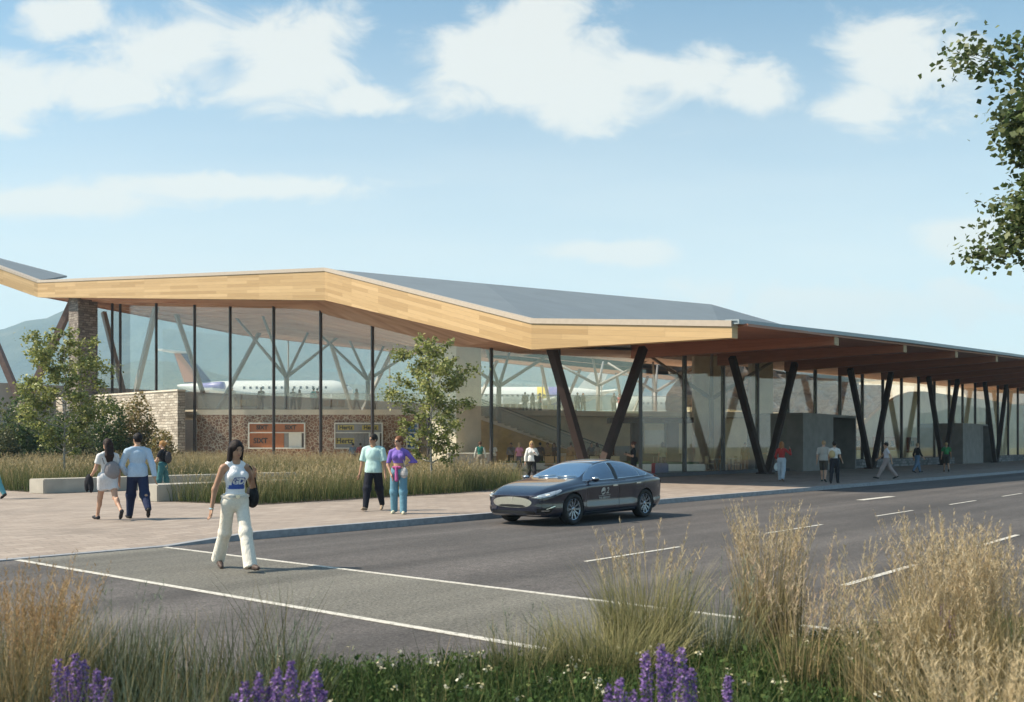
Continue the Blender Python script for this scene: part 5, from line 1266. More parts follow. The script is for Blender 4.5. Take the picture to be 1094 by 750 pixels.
J=person(gpp(891.5,516.5),62,'woman in white top and black trousers walking beside the man in shorts',fem=True,H=1.70,vox=.014,legs=[(-10,12,14,.02),(11,2,0,.02)],arms=[((.1,.2,-1),(.6,.1,-.6)),((.1,-.2,-1),(.55,-.1,-.5))],skin=MED,hair=('bun',DARKH),top=dict(col=(.66,.65,.62),sleeve=.6,hem=.55),bottom=dict(kind='trousers',col=(.022,.022,.03)),shoes=(.02,.02,.02),face=False)
carried('backpack',J,bagbox(J['T'](-.09,.04,.70),(.08,.12,.15)),cloth((.50,.38,.20)),'straw coloured backpack on the woman in the white top','backpack',vox=.016,strap=[[J['T'](-.05,.07,.79),J['T'](.0,.08,.84),J['T'](.05,.08,.73)]])
J=person(gpp(947,511.5),165,'man in white tee and beige trousers taking a long stride',H=1.76,vox=.014,legs=[(28,2,-8,.02),(-26,14,22,.02)],arms=swing(-30,32,20),skin=MED,hair=('short',DARKH),top=dict(col=(.62,.60,.66),sleeve=.6,hem=.55),bottom=dict(kind='trousers',col=(.36,.29,.28)),shoes=(.03,.03,.03),face=False)
J=person(gpp(980,505),12,'person in dark jacket and orange vest walking along the stone plinth',H=1.70,vox=.016,legs=[(18,2,-3,.02),(-16,16,20,.02)],arms=swing(-14,14,24),skin=FAIR,hair=('short',(.34,.22,.12)),top=dict(col=(.03,.028,.032),sleeve=1.8,hem=.55),bottom=dict(kind='trousers',col=(.12,.19,.30)),shoes=(.04,.04,.04),face=False)
vest_=J['root']; MB().ell(J['T'](.058,-.02,.70),(.04,.11,.10),12,8).build('safety_vest',cloth((.60,.16,.06)),vest_,smooth=True)
J=person(gpp(1011,504),70,'person in green top and dark shorts walking away past the second entrance box',H=1.74,vox=.016,legs=[(12,2,-3,.02),(-14,18,22,.02)],arms=swing(-10,10,16),skin=TANS,hair=('short',BLOND),top=dict(col=(.04,.20,.07),sleeve=.6,hem=.55),bottom=dict(kind='shorts',col=(.05,.042,.035)),shoes=(.05,.04,.035),face=False)
carried('backpack',J,bagbox(J['T'](-.09,0,.70),(.07,.11,.14)),cloth((.05,.26,.10)),'green backpack on the person in the green top','backpack',vox=.016)
# --- cut by the left edge of the picture
J=person(gpp(-9,533),160,'person in teal trousers half outside the left edge of the picture',H=1.74,vox=.014,legs=[(20,2,-5,.02),(-16,20,26,.02)],arms=swing(-15,15,18),skin=MED,hair=('short',BROWNH),top=dict(col=(.3,.3,.32),sleeve=1.9,hem=.54),bottom=dict(kind='trousers',col=(.13,.36,.40)),shoes=(.04,.03,.03),face=False)

# ============================================================ people inside: three poses, each person with own clothes
def proto(fem,pose,arms):
    r=empty('person',(0,0,0)); build_person(r,H=1.72,fem=fem,vox=.022,legs=pose,arms=arms,face=False,fingers=False,hair=('bob' if fem else 'short',DARKH),top=dict(col=(.3,.3,.3),sleeve=1.6 if not fem else .6,hem=.54),bottom=dict(kind='trousers',col=(.05,.05,.06)),shoes=(.04,.04,.04)); return r
protos=[proto(False,STAND,None),proto(True,[(14,2,0,.02),(-12,14,16,.02)],swing(-14,14,20)),proto(False,[(12,2,0,.02),(-10,12,14,.02)],[((.1,.3,-.9),(.8,-.2,-.1)),((0,-.2,-1),(.3,0,-1))])]
used=[False]*3
def crowd(u,y,zf,hd,pi,topc,botc,hairc,label,group,H=1.72,skin=MED):
    src=protos[pi]; o=src if not used[pi] else copy_tree(src); used[pi]=True
    c=at(u,477,y); o.location=(c.x,c.y,zf); o.rotation_euler.z=R_(hd); o.scale=(H/1.72,)*3
    tag(o,label,'person',group)
    for ch in o.children:
        b=ch.name.split('.')[0]; mt={'top':cloth(topc),'trousers':cloth(botc),'hair':hairm(hairc),'body':skinm(skin)}.get(b)
        if mt is not None: ch.material_slots[0].link='OBJECT'; ch.material_slots[0].material=mt
UP='people on the upper floor'; GR='people on the ground floor'
K=(.03,.03,.035); GY=(.22,.21,.22); BR=(.16,.09,.06); BG=(.46,.38,.30); NV=(.03,.045,.10); RD=(.34,.06,.06); PK=(.55,.22,.34); TL=(.10,.30,.30); WH=(.66,.65,.62); OC=(.36,.22,.12)
Z2=4.34; Z1=.14
for a in [
 (248,72.6,Z2,-90,0,WH,(.5,.48,.45),(.6,.58,.55),'person all in white with pale hair leaning at the upper glass railing',UP),
 (279,72.8,Z2,95,0,BR,BR,BROWNH,'person in long brown coat seen from behind at the upper railing',UP),
 (313,74.5,Z2,120,2,GY,K,DARKH,'person in grey beside the left tree column upstairs',UP),
 (320,75.5,Z2,80,1,BR,K,BROWNH,'person in brown beside the person in grey upstairs',UP),
 (335,73.5,Z2,60,0,TL,GY,DARKH,'person in teal at the upper railing near a dark red companion',UP),
 (339,73.9,Z2,110,2,RD,K,DARKH,'person in dark red standing close to the one in teal upstairs',UP),
 (381,74.5,Z2,150,1,OC,BR,BROWNH,'person in ochre below the rear slanted columns upstairs',UP),
 (399,75.0,Z2,20,2,BG,BR,BROWNH,'person in beige at the right end of the upper railing above the kiosks',UP),
 (561,79.5,Z2,-80,0,OC,K,DARKH,'person in ochre in front of the blue and yellow aircraft stripe upstairs',UP),
 (569,80.2,Z2,-60,1,BG,K,BROWNH,'person in beige right of the aircraft stripe upstairs',UP),
 (577,81.0,Z2,200,2,RD,K,DARKH,'person in dark red at the railing under the white aircraft nose',UP),
 (617,80.0,Z2,-90,0,K,K,BROWNH,'person in black below the white tail fin upstairs',UP),
 (623,80.6,Z2,-70,1,BR,K,AUBURN,'auburn haired person in brown below the white tail fin upstairs',UP),
 (656,81.0,Z2,-90,2,GY,K,BROWNH,'person in grey at the foot of the slanted rear column upstairs',UP),
 (662,81.8,Z2,-120,1,RD,GY,AUBURN,'person in dark red at the foot of the slanted rear column upstairs',UP),
 (377,69.5,Z1,100,0,(.16,.23,.33),NV,DARKH,'person in denim blue at the counter of the grey kiosk',GR),
 (385,69.2,Z1,85,2,(.28,.07,.09),K,DARKH,'person in wine red at the counter of the grey kiosk',GR),
 (414,68.0,Z1,110,1,(.14,.08,.06),K,BROWNH,'person in dark brown waiting between the grey and the blue kiosk',GR),
 (527,57,Z1,-90,1,WH,GY,BLOND,'pale dressed person with light hair behind the man in the teal vest',GR),
 (546,62,Z1,-100,0,(.30,.28,.30),K,DARKH,'person in grey standing below the yellow stair panel',GR),
 (555,55.5,Z1,70,1,PK,NV,BLOND,'person in pink top walking behind the grass bed',GR),
 (577,58,Z1,95,2,(.10,.08,.09),K,DARKH,'person in black standing behind the blonde woman',GR),
 (585,60,Z1,-90,0,OC,K,DARKH,'person in ochre among the group beside the stair foot',GR),
 (592,60.5,Z1,-100,1,(.12,.07,.07),K,BROWNH,'person in dark plum at the right of the stair group',GR),
 (610,58,Z1,60,0,(.42,.23,.11),BR,BROWNH,'person in orange brown left of the first slanted columns',GR),
 (632,61,Z1,-90,2,(.17,.15,.15),K,BROWNH,'person in charcoal framed between the first slanted columns',GR),
 (638,60,Z1,140,1,BG,BR,BROWNH,'person in beige framed between the first slanted columns',GR),
 (652,63,Z1,-80,0,BR,K,DARKH,'person in brown behind the right slanted column of the first pair',GR),
 (708,50.8,Z1,95,1,(.40,.35,.24),(.10,.08,.10),BROWNH,'person in khaki top pulling two suitcases inside the glass',GR),
 (796,60,Z1,-90,0,OC,(.35,.2,.1),BROWNH,'person in ochre by the cafe tables behind the second slanted columns',GR),
 (821,60,Z1,180,2,WH,GY,DARKH,'person in white inside the glass between the second slanted columns',GR),
 (944,84,Z1,-90,1,(.55,.20,.14),(.45,.25,.2),BROWNH,'person in coral behind the glass beside the striding man',GR),
 (1001,92,Z1,-90,0,RD,RD,DARKH,'person in red at the orange counter behind the glass',GR)]:
    crowd(*a)
for p_,u_ in zip(protos,used):
    if not u_: raise RuntimeError('unused pose')
# ============================================================ the car (x forward, y left, z up), one lofted shell
def sm(xs,ys,q):
    xs=np.array(xs,float); ys=np.array(ys,float); o=np.argsort(xs); xs,ys=xs[o],ys[o]
    m=np.gradient(ys,xs); dl=np.diff(ys)/np.diff(xs)
    for i in range(len(xs)):                              # monotone slopes
        if 0<i<len(xs)-1: m[i]=0 if dl[i-1]*dl[i]<=0 else 2*dl[i-1]*dl[i]/(dl[i-1]+dl[i])
        else: m[i]=dl[0] if i==0 else dl[-1]
    q=np.clip(q,xs[0],xs[-1]); i=np.clip(np.searchsorted(xs,q)-1,0,len(xs)-2); h=xs[i+1]-xs[i]; t=(q-xs[i])/h
    return (2*t**3-3*t**2+1)*ys[i]+(t**3-2*t**2+t)*h*m[i]+(-2*t**3+3*t**2)*ys[i+1]+(t**3-t**2)*h*m[i+1]
def car_sections():
    th=np.linspace(0,math.pi,110); X=2.49*np.cos(th)
    w=sm([2.49,2.44,2.32,2.1,1.8,1.4,.6,0,-.8,-1.45,-1.9,-2.25,-2.42,-2.49],[.50,.66,.80,.895,.945,.97,.965,.965,.97,.985,.965,.90,.82,.72],X)
    zc_=sm([2.49,2.43,2.3,2.0,1.6,1.25,1.0,.6,.2,-.2,-.6,-1.0,-1.4,-1.8,-2.1,-2.3,-2.44,-2.49],[.60,.68,.755,.855,.935,.985,1.03,1.19,1.335,1.415,1.435,1.41,1.335,1.205,1.105,1.065,1.03,.93],X)
    zb=sm([2.49,2.4,2.2,1.9,1.5,1.0,0,-1.0,-1.6,-2.0,-2.35,-2.49],[.55,.62,.72,.80,.86,.90,.93,.96,1.0,1.01,.985,.88],X)
    zf=sm([2.49,2.3,1.9,-1.9,-2.3,-2.49],[.25,.20,.18,.19,.26,.36],X)
    cab=sm([2.49,1.25,.9,.2,-.6,-1.4,-1.9,-2.2,-2.49],[.72,.72,.70,.60,.58,.60,.70,.76,.78],X)
    rows=[]
    for x,W_,c,b,f,cr in zip(X,w,zc_,zb,zf,cab):
        c=max(c,b+.02); dz=c-b; wt=W_-.085; wr=min(wt-.03,W_*cr)
        tuck=.985 if abs(x)<1.0 else 1.0
        P=[(0,f),(W_*.6,f),(W_-.13,f+.005),(W_-.045,f+.07),(W_-.012,f+.17),(W_*tuck-.022,.52),(W_*tuck-.008,.66),(W_,b-.10),(W_-.02,b-.035),(wt,b),(wt-.02,b+.03*min(1,dz/.2)),(wt+(wr-wt)*.5+.012,b+dz*.50),(wr+.012,b+dz*.84),(wr*.86,b+dz*.945),(wr*.5,b+dz*.99),(0,c)]
        rows.append([(x,y,z) for y,z in P])
    return np.array(rows)
def resample(P,k=3):
    """Catmull-Rom along the section"""
    n=P.shape[1]; out=[]
    for i in range(n-1):
        p0=P[:,max(i-1,0)];p1=P[:,i];p2=P[:,i+1];p3=P[:,min(i+2,n-1)]
        for j in range(k):
            t=j/k; out.append(.5*((2*p1)+(-p0+p2)*t+(2*p0-5*p1+4*p2-p3)*t*t+(-p0+3*p1-3*p2+p3)*t**3))
    out.append(P[:,-1]); return np.stack(out,1)
S_=resample(car_sections(),3); S_[:,:,1]=np.maximum(S_[:,:,1],0)
ns,npn=S_.shape[:2]; left=S_; right=S_[:,::-1][:,1:-1].copy(); right[:,:,1]*=-1
full=np.concatenate([left,right],1); m_=full.shape[1]
verts=full.reshape(-1,3); cfaces=[]
for i in range(ns-1):
    for j in range(m_): a=i*m_+j; b=i*m_+(j+1)%m_; cfaces.append((a,b,b+m_,a+m_))
cfaces.append(tuple(range(m_))[::-1]); cfaces.append(tuple((ns-1)*m_+j for j in range(m_)))
CV=[Vector(p) for p in verts]; cb_=BVHTree.FromPolygons(CV,cfaces)
cs,ct=17.62,12.75
car=empty('parked_car',W(cs,ct,.0),ANG+math.pi,'dark navy four door saloon with silver nose standing by the kerb','car',scale=.93)
bm_=bpy.data.meshes.new('body'); bm_.from_pydata(CV,[],cfaces); bm_.materials.append(M['car_paint']); bm_.materials.append(M['trim_black'])
bmx=bmesh.new(); bmx.from_mesh(bm_); bmesh.ops.recalc_face_normals(bmx,faces=bmx.faces); bmx.to_mesh(bm_); bmx.free()
tmp=link('car_shell',bm_)
cutters=[]
for x in (1.48,-1.48):
    for sg in (-1,1):
        cm=MB().tube([(x,sg*.60,.35),(x,sg*1.3,.35)],.385,40); cmo=cm.build('arch_cutter',[M['trim_black']]); cutters.append(cmo)
        bo=tmp.modifiers.new('cut','BOOLEAN'); bo.operation='DIFFERENCE'; bo.object=cmo; bo.solver='EXACT'
        try: bo.material_mode='TRANSFER'
        except Exception: pass
dg=bpy.context.evaluated_depsgraph_get(); dg.update()
bodym=bpy.data.meshes.new_from_object(tmp.evaluated_get(dg)); bodym.shade_smooth()
try: bodym.set_sharp_from_angle(angle=R_(38))
except Exception: pass
for c_ in cutters: bpy.data.objects.remove(c_)
bpy.data.objects.remove(tmp)
body_o=link('body',bodym,car)
def patch(poly,origin,au,av,d,off,name,mat,parent=None,step=.05,thick=.004,mirror=False):
    """a panel lying on the shell: 2d outline (u,v) cast along d from origin; 'off' proud of the paint"""
    au,av,d,origin=Vector(au),Vector(av),Vector(d).normalized(),Vector(origin)
    bd=[]
    for i in range(len(poly)):
        p=Vector(poly[i]);q=Vector(poly[(i+1)%len(poly)]); k=max(1,int((q-p).length/step))
        for j in range(k): bd.append(p.lerp(q,j/k))
    nb=len(bd); P2=np.array([tuple(b) for b in bd]); lo,hi=P2.min(0),P2.max(0)
    gx,gy=np.meshgrid(np.arange(lo[0]+step/2,hi[0],step),np.arange(lo[1]+step/2,hi[1],step)); G=np.stack([gx.ravel(),gy.ravel()],-1)
    if len(G): G=G[inpoly(G,[tuple(b) for b in bd])]
    pts=[Vector(b) for b in bd]+[Vector(g) for g in G]
    r=geometry.delaunay_2d_cdt(pts,[(i,(i+1)%nb) for i in range(nb)],[],1,1e-6)
    V=[];ok=[]
    for p in r[0]:
        h=cb_.ray_cast(origin+au*p.x+av*p.y,d)
        if h[0] is None: V.append(None)
        else:
            nn=h[1]; nn=nn if nn.dot(d)<0 else -nn; V.append(h[0]+nn*off)
    mp={};vv=[]
    for i,p in enumerate(V):
        if p is not None: mp[i]=len(vv); vv.append(p)
    fs=[tuple(mp[i] for i in f) for f in r[2] if all(i in mp for i in f)]
    # face the panel outward
    ff=[]
    for f in fs:
        n=(vv[f[1]]-vv[f[0]]).cross(vv[f[2]]-vv[f[0]]); ff.append(f if n.dot(d)<0 else f[::-1])
    o=MB().add(vv,ff).build(name,mat,parent or car,smooth=True)
    if mirror:
        o2=MB().add([(p.x,-p.y,p.z) for p in vv],[f[::-1] for f in ff]).build(name,mat,parent or car,smooth=True)
    return o
SIDE=dict(origin=(0,2,0),au=(1,0,0),av=(0,0,1),d=(0,-1,0))
def smooth_poly(p,k=4):
    n=len(p); out=[]
    for i in range(n):
        p0,p1,p2,p3=[np.array(p[(i+j)%n],float) for j in (-1,0,1,2)]
        for j in range(k):
            t=j/k; out.append(tuple(.5*((2*p1)+(-p0+p2)*t+(2*p0-5*p1+4*p2-p3)*t*t+(-p0+3*p1-3*p2+p3)*t**3)))
    return out
winO=[(.98,.955),(.74,1.095),(.42,1.232),(.10,1.322),(-.25,1.372),(-.6,1.385),(-1.0,1.352),(-1.35,1.27),(-1.62,1.165),(-1.74,1.085),(-1.66,1.045),(-1.2,1.018),(-.4,.985),(.3,.965)]
def inset(p,q):
    c=np.mean(np.array(p),0); a=np.array(p)-c; return [tuple(c+v*np.array([1-q*.35,1-q*1.2])) for v in a]
patch(winO,off=.004,name='window_trim',mat=M['chrome'],mirror=True,**SIDE)
wi=inset(winO,.075)
def clipx(poly,x0,x1):
    out=poly
    for sgn,xx in ((1,x0),(-1,x1)):
        res=[]
        for i in range(len(out)):
            p,q=out[i],out[(i+1)%len(out)]; a=(p[0]-xx)*sgn; b=(q[0]-xx)*sgn
            if a>=0: res.append(p)
            if a*b<0: t=a/(a-b); res.append((p[0]+(q[0]-p[0])*t,p[1]+(q[1]-p[1])*t))
        out=res
    return out
patch(clipx(wi,-.27,2),off=.009,name='window',mat=M['car_glass'],mirror=True,**SIDE)
patch(clipx(wi,-1.32,-.40),off=.009,name='window',mat=M['car_glass'],mirror=True,**SIDE)
patch(clipx(wi,-3,-1.36),off=.009,name='window',mat=M['car_glass'],mirror=True,**SIDE)
patch([(-.27,.985),(-.40,.985),(-.455,1.345),(-.325,1.345)],off=.0105,name='door_pillar',mat=M['trim_black'],mirror=True,**SIDE)
patch([(1.06,-.52),(1.12,0),(1.06,.52),(.92,.68),(.5,.60),(.17,.545),(.13,0),(.17,-.545),(.5,-.60),(.92,-.68)],origin=(0,0,3),au=(1,0,0),av=(0,1,0),d=(0,0,-1),off=.004,name='windscreen',mat=M['car_glass'],step=.08)
patch([(.05,-.50),(.05,.50),(-1.15,.48),(-1.15,-.48)],origin=(0,0,3),au=(1,0,0),av=(0,1,0),d=(0,0,-1),off=.004,name='glass_roof',mat=M['car_glass'],step=.08)
patch([(-1.28,-.46),(-1.28,.46),(-2.0,.56),(-2.0,-.56)],origin=(0,0,3),au=(1,0,0),av=(0,1,0),d=(0,0,-1),off=.004,name='rear_window',mat=M['car_glass'],step=.08)
# nose panel, intake, lamps
FR=dict(origin=(4,0,0),au=(0,1,0),av=(0,0,1),d=(-1,0,0))
no=smooth_poly([(-.54,.53),(-.42,.60),(-.2,.63),(0,.637),(.2,.63),(.42,.60),(.54,.53),(.47,.445),(.28,.41),(0,.402),(-.28,.41),(-.47,.445)])
nose=patch(no,off=.007,name='nose_panel',mat=M['nose_metal'],step=.03,**FR)
patch([(-.40,.435),(-.3,.462),(0,.470),(.3,.462),(.40,.435),(.3,.415),(0,.408),(-.3,.415)],off=.011,name='nose_slot',mat=M['trim_black'],parent=nose,step=.03,**FR)
patch([(-.052,.635),(.052,.635),(.046,.617),(.014,.617),(.006,.555),(-.006,.555),(-.014,.617),(-.046,.617)],off=.013,name='nose_emblem',mat=M['chrome'],parent=nose,step=.012,**FR)
patch([(-.62,.275),(.62,.275),(.58,.335),(-.58,.335)],off=.005,name='lower_intake',mat=M['trim_black'],step=.04,**FR)
patch([(-.70,.240),(.70,.240),(.70,.255),(-.70,.255)],off=.006,name='chin_trim',mat=M['chrome'],step=.04,**FR)
for sg in (1,-1):
    FD=dict(origin=Vector((2.2,sg*.7,0))+Vector((1,sg*.75,0))*1.5,au=Vector((-.6,sg*.8,0)),av=(0,0,1),d=(-1,-sg*.75,0))
    hp=[(-.30,.625),(-.12,.685),(.12,.745),(.33,.795),(.37,.775),(.28,.70),(.12,.655),(-.12,.615)]
    hl=patch(hp,off=.006,name='headlight',mat=M['lamp_lens'],step=.03,**FD)
    patch([(-.22,.64),(-.05,.675),(.10,.70),(.10,.682),(-.05,.655),(-.22,.625)],off=.010,name='lamp_strip',mat=M['white'],parent=hl,step=.03,**FD)
    fl=patch([(-.18,.305),(.10,.30),(.24,.43),(.20,.455),(-.02,.40),(-.18,.385)],off=.006,name='fog_lamp_housing',mat=M['trim_black'],step=.03,**FD)
    patch([(-.08,.335),(.08,.335),(.10,.355),(-.08,.352)],off=.010,name='fog_lamp',mat=M['chrome'],parent=fl,step=.03,**FD)
    patch([(.02,.385),(.21,.445),(.22,.435),(.04,.37)],off=.012,name='fog_trim',mat=M['chrome'],parent=fl,step=.03,**FD)
# side: sill chrome, crease, door gaps, handles, mirrors
patch([(1.02,.245),(1.02,.262),(-1.02,.285),(-1.02,.262)],off=.006,name='sill_trim',mat=M['chrome'],mirror=True,**SIDE)
for pts in ([(1.00,.30),(1.012,.30),(.965,.62),(.93,.93),(.918,.93),(.953,.62)],[(-.335,.30),(-.345,.30),(-.36,.98),(-.35,.98)],[(-1.05,.34),(-1.06,.34),(-1.30,.62),(-1.46,1.03),(-1.45,1.03),(-1.29,.62)]):
    patch(pts,off=.003,name='door_gap',mat=M['trim_black'],mirror=True,step=.06,**SIDE)
for x,z in ((-.12,.83),(-1.12,.865)):
    for sg in (1,-1):
        h=cb_.ray_cast(Vector((x,2,z)),Vector((0,-1,0))); y=h[0].y
        hb=MB().bar((x-.10,sg*(y+.012),z+.006),(x+.10,sg*(y+.012),z),.03,.032); hb.build('door_handle',M['chrome'],car,bevel=.006)
for sg in (1,-1):
    mm=MB(); mm.tube([(.78,sg*.86,.955),(.76,sg*.98,.985)],[.022,.018],8); mm.ell((.74,sg*1.01,.995),(.08,.10,.06),14,10)
    mr=mm.build('mirror',M['car_paint'],car,smooth=True)
    MB().ell((.70,sg*1.012,.995),(.052,.085,.048),12,8).build('mirror_glass',M['chrome'],mr,smooth=True)
    MB().ell((.755,sg*1.012,1.02),(.068,.09,.032),12,8).build('mirror_cap',M['chrome'],mr,smooth=True)
    tl=patch([(-2.28,.84),(-2.30,.95),(-2.46,.93),(-2.46,.84)],origin=(0,sg*2,0),au=(1,0,0),av=(0,0,1),d=(0,-sg,0),off=.006,name='tail_light',mat=M['tail'] if 'tail' in M else M.setdefault('tail',plain('tail_light',(.16,.01,.012),.15,spec=1)))
for y0,y1 in ((-.42,.02),(.14,.60)):
    pts=[]
    for q in (0,.5,1):
        y=y0+(y1-y0)*q; x=1.02-.10*q; h=cb_.ray_cast(Vector((x,y,3)),Vector((0,0,-1))); pts.append(h[0]+Vector((0,0,.022)))
    MB().tube(pts,[.012,.012,.010],6).build('wiper',M['chrome'],car,smooth=True)
# door print: globe, figure, slanted line and lettering
def side_print(V,Fs,x0,z0,off,name,mat,parent=None):
    vv=[]
    for a,b_ in V:
        x,z=x0-a,z0+b_; h=cb_.ray_cast(Vector((x,2,z)),Vector((0,-1,0))); vv.append((x,h[0].y+off,z))
    return MB().add(vv,[f for f in Fs]).build(name,mat,parent or car)
def disc(r,n=28): return [(r*math.cos(2*math.pi*i/n),r*math.sin(2*math.pi*i/n)) for i in range(n)]+[(0,0)],[(i,(i+1)%n,n) for i in range(n)]
v_,f_=disc(.085); dec=side_print(v_,f_,.33,.715,.004,'door_print',M['decal'])
side_print([(-.07,-.03),(-.02,.005),(.03,-.01),(.075,.045),(.06,-.01),(.03,-.045),(-.01,-.035),(-.05,-.06)],[(0,1,6,7),(1,2,5,6),(2,3,4,5)],.33,.71,.006,'globe_swoosh',M['car_paint'],dec)
vs,fs=text_geo('.2',.20,.003); side_print([(v.x,v.y) for v in vs],fs,.165,.715,.004,'lettering',M['decal'],dec)
side_print([(-.24,-.006),(.24,.016),(.24,.024),(-.24,.002)],[(0,1,2,3)],.26,.605,.004,'print_line',M['decal'],dec)
vs,fs=text_geo('THE AIRPORT',.072,.002); side_print([(v.x,v.y+v.x*.02) for v in vs],fs,.26,.555,.004,'lettering',M['decal'],dec)
# wheels
def wheel(x,sg):
    y=sg*.855; wh=empty('wheel',(x,y,.35)); wh.parent=car
    n=48; prof=[(-.115,.235),(-.115,.325),(-.085,.345),(-.03,.35),(.05,.35),(.10,.342),(.115,.318),(.108,.262),(.09,.245)]
    m=MB(); vs=[];fs=[]
    for i in range(n):
        a=2*math.pi*i/n
        for (yy_,r) in prof: vs.append((r*math.cos(a),sg*yy_,r*math.sin(a)))
    k=len(prof)
    for i in range(n):
        for j in range(k-1): a=i*k+j; b=((i+1)%n)*k+j; fs.append((a,b,b+1,a+1) if sg<0 else (a,a+1,b+1,b))
    m.add(vs,fs).build('tyre',M['rubber'],wh,smooth=True)
    m=MB(); 
    for i in range(n):
        a=2*math.pi*i/n; b=2*math.pi*(i+1)/n
        for (y0,r0,y1,r1) in ((.088,.250,.098,.240),(.098,.240,.085,.222),(.085,.222,-.05,.215)):
            m.add([(r0*math.cos(a),sg*y0,r0*math.sin(a)),(r0*math.cos(b),sg*y0,r0*math.sin(b)),(r1*math.cos(b),sg*y1,r1*math.sin(b)),(r1*math.cos(a),sg*y1,r1*math.sin(a))],[(0,1,2,3) if sg>0 else (3,2,1,0)])
    for i in range(10):
        for dl in (-.075,.075):
            a=2*math.pi*i/10; m.bar((.045*math.cos(a),sg*.070,.045*math.sin(a)),(.232*math.cos(a+dl),sg*.088,.232*math.sin(a+dl)),.024,.018,up=(0,1,0),w1=.014)
    m.ell((0,sg*.072,0),(.055,.022,.055),16,8); rm=m.build('rim',M['rim'],wh,smooth=False)
    MB().tube([(0,-sg*.06,0),(0,sg*.02,0)],[.17,.17],28).build('brake_disc',M['grey'],wh)
    MB().tube([(0,sg*.085,0),(0,sg*.098,0)],[.028,.026],16).build('hub_cap',M['chrome'],rm)
for x in (1.48,-1.48):
    for sg in (1,-1): wheel(x,sg)
# ============================================================ things inside the hall and on the apron
def wframe(u,y,z,label,name,cat,rz=0,group=None):
    c=at(u,477,y); return empty(name,(c.x,c.y,z),rz,label,cat,group)
# shop kiosk of dark timber
k=wframe(694,61,.14,'dark timber shop kiosk with flat canopy inside the hall','shop_kiosk','kiosk')
MB().box(-2.6,2.6,-.9,.9,2.95,3.28).build('canopy',M['dark_wood'],k)
for x in (-1.15,1.0): MB().box(x,x+.75,-.5,.6,0,2.95).build('pillar',M['dark_wood'],k)
MB().box(-1.5,1.9,-.6,-.1,0,1.05).build('counter',M['dark_wood'],k); MB().box(-.3,.9,-.12,-.06,1.6,2.5).build('menu_board',M['white'],k)
MB().box(-2.2,-1.3,-.5,.2,0,1.5).build('display_shelf',M['grey'],k)
# white seat planters
for (u,y,w_,lb) in ((708,54.5,4.6,'long white seat planter with green top near the front glass'),(668,57.5,3.4,'shorter white seat planter behind the woman with the phone'),(560,58.0,5.0,'low white seat planter behind the blonde woman')):
    p=wframe(u,y,.14,lb,'seat_planter','planter'); MB().box(-w_/2,w_/2,-.5,.5,.12,.50).build('seat_block',M['white'],p,bevel=.03); MB().box(-w_/2+.1,w_/2-.1,-.4,.4,0,.12).build('plinth',M['grey'],p)
    MB().box(-w_/2+.3,w_/2-.3,-.3,.3,.50,.62).build('planting',M['green_leafy'],p)
# long low white counters
p=wframe(600,64,.14,'long low white counter below the mezzanine','low_counter','counter'); MB().box(-3.4,3.6,-.4,.4,0,.95).build('counter_front',M['concrete_pale'],p); MB().box(-3.5,3.7,-.5,.5,.95,1.03).build('counter_top',M['white'],p)
# luggage carousel like grey low box by the stair
p=wframe(503,57,.14,'grey information desk at the foot of the concrete core','information_desk','desk'); MB().box(-1.3,1.3,-.4,.4,0,1.05).build('desk_front',M['grey'],p); MB().box(-1.4,1.4,-.5,.5,1.05,1.12).build('desk_top',M['white'],p)
# cafe tables and chairs
def chair(u,y,rz,lab,mat):
    c=wframe(u,y,.14,lab,'cafe_chair','chair',R_(rz),'cafe chairs')
    MB().box(-.22,.22,-.22,.22,.43,.47).build('seat',mat,c); MB().box(-.22,-.18,-.22,.22,.50,.88).build('backrest',mat,c)
    for x in(-.19,.19):
        for y_ in(-.19,.19): MB().box(x-.015,x+.015,y_-.015,y_+.015,0,.43).build('leg',M['ygrey'],c)
def table(u,y,lab):
    c=wframe(u,y,.14,lab,'cafe_table','table',0,'cafe tables'); MB().tube([(0,0,.71),(0,0,.74)],[.42,.42],20).build('tabletop',M['white'],c); MB().tube([(0,0,.03),(0,0,.71)],[.035,.035],8).build('pedestal',M['ygrey'],c); MB().tube([(0,0,0),(0,0,.03)],[.24,.22],16).build('foot',M['ygrey'],c)
chW=plain('ivory_chair',(.66,.54,.34),.5); chO=plain('tan_chair',(.50,.30,.14),.5)
for i,(u,y,a,b) in enumerate(((766,58,'ivory','first'),(781,60.5,'tan','second'),(797,63,'ivory','third'))):
    table(u,y,f'round white cafe table, {("nearest the rear pier","in the middle of the row","farthest to the right of the row")[i]}')
    m=chW if a=='ivory' else chO
    chair(u-8,y+.1,10,f'{a} cafe chair left of the {("table nearest the rear pier","middle cafe table","rightmost cafe table")[i]}',m)
    chair(u+7,y-.2,170,f'{a} cafe chair right of the {("table nearest the rear pier","middle cafe table","rightmost cafe table")[i]}',m)
# suitcases of the traveller
def suitcase(u,y,mat,lab,h=.62,w_=.42):
    c=wframe(u,y,.14,lab,'suitcase','suitcase'); MB().box(-w_/2,w_/2,-.13,.13,.05,h).build('shell',mat,c,bevel=.04)
    for x in(-w_/2+.06,w_/2-.06): MB().tube([(x,-.08,.03),(x,.08,.03)],.03,8).build('wheel',M['rubber'],c)
    MB().tube([(-.10,.10,h-.02),(-.10,.10,h+.34),(.10,.10,h+.34),(.10,.10,h-.02)],.010,6).build('handle',M['ygrey'],c)
suitcase(700.5,50.6,cloth((.42,.05,.06)),'red suitcase beside the traveller in the khaki top')
suitcase(704.5,50.3,cloth((.20,.22,.32)),'slate suitcase close to the red suitcase')
suitcase(709.5,49.6,cloth((.16,.17,.27)),'dark blue suitcase in front of the traveller in the khaki top')
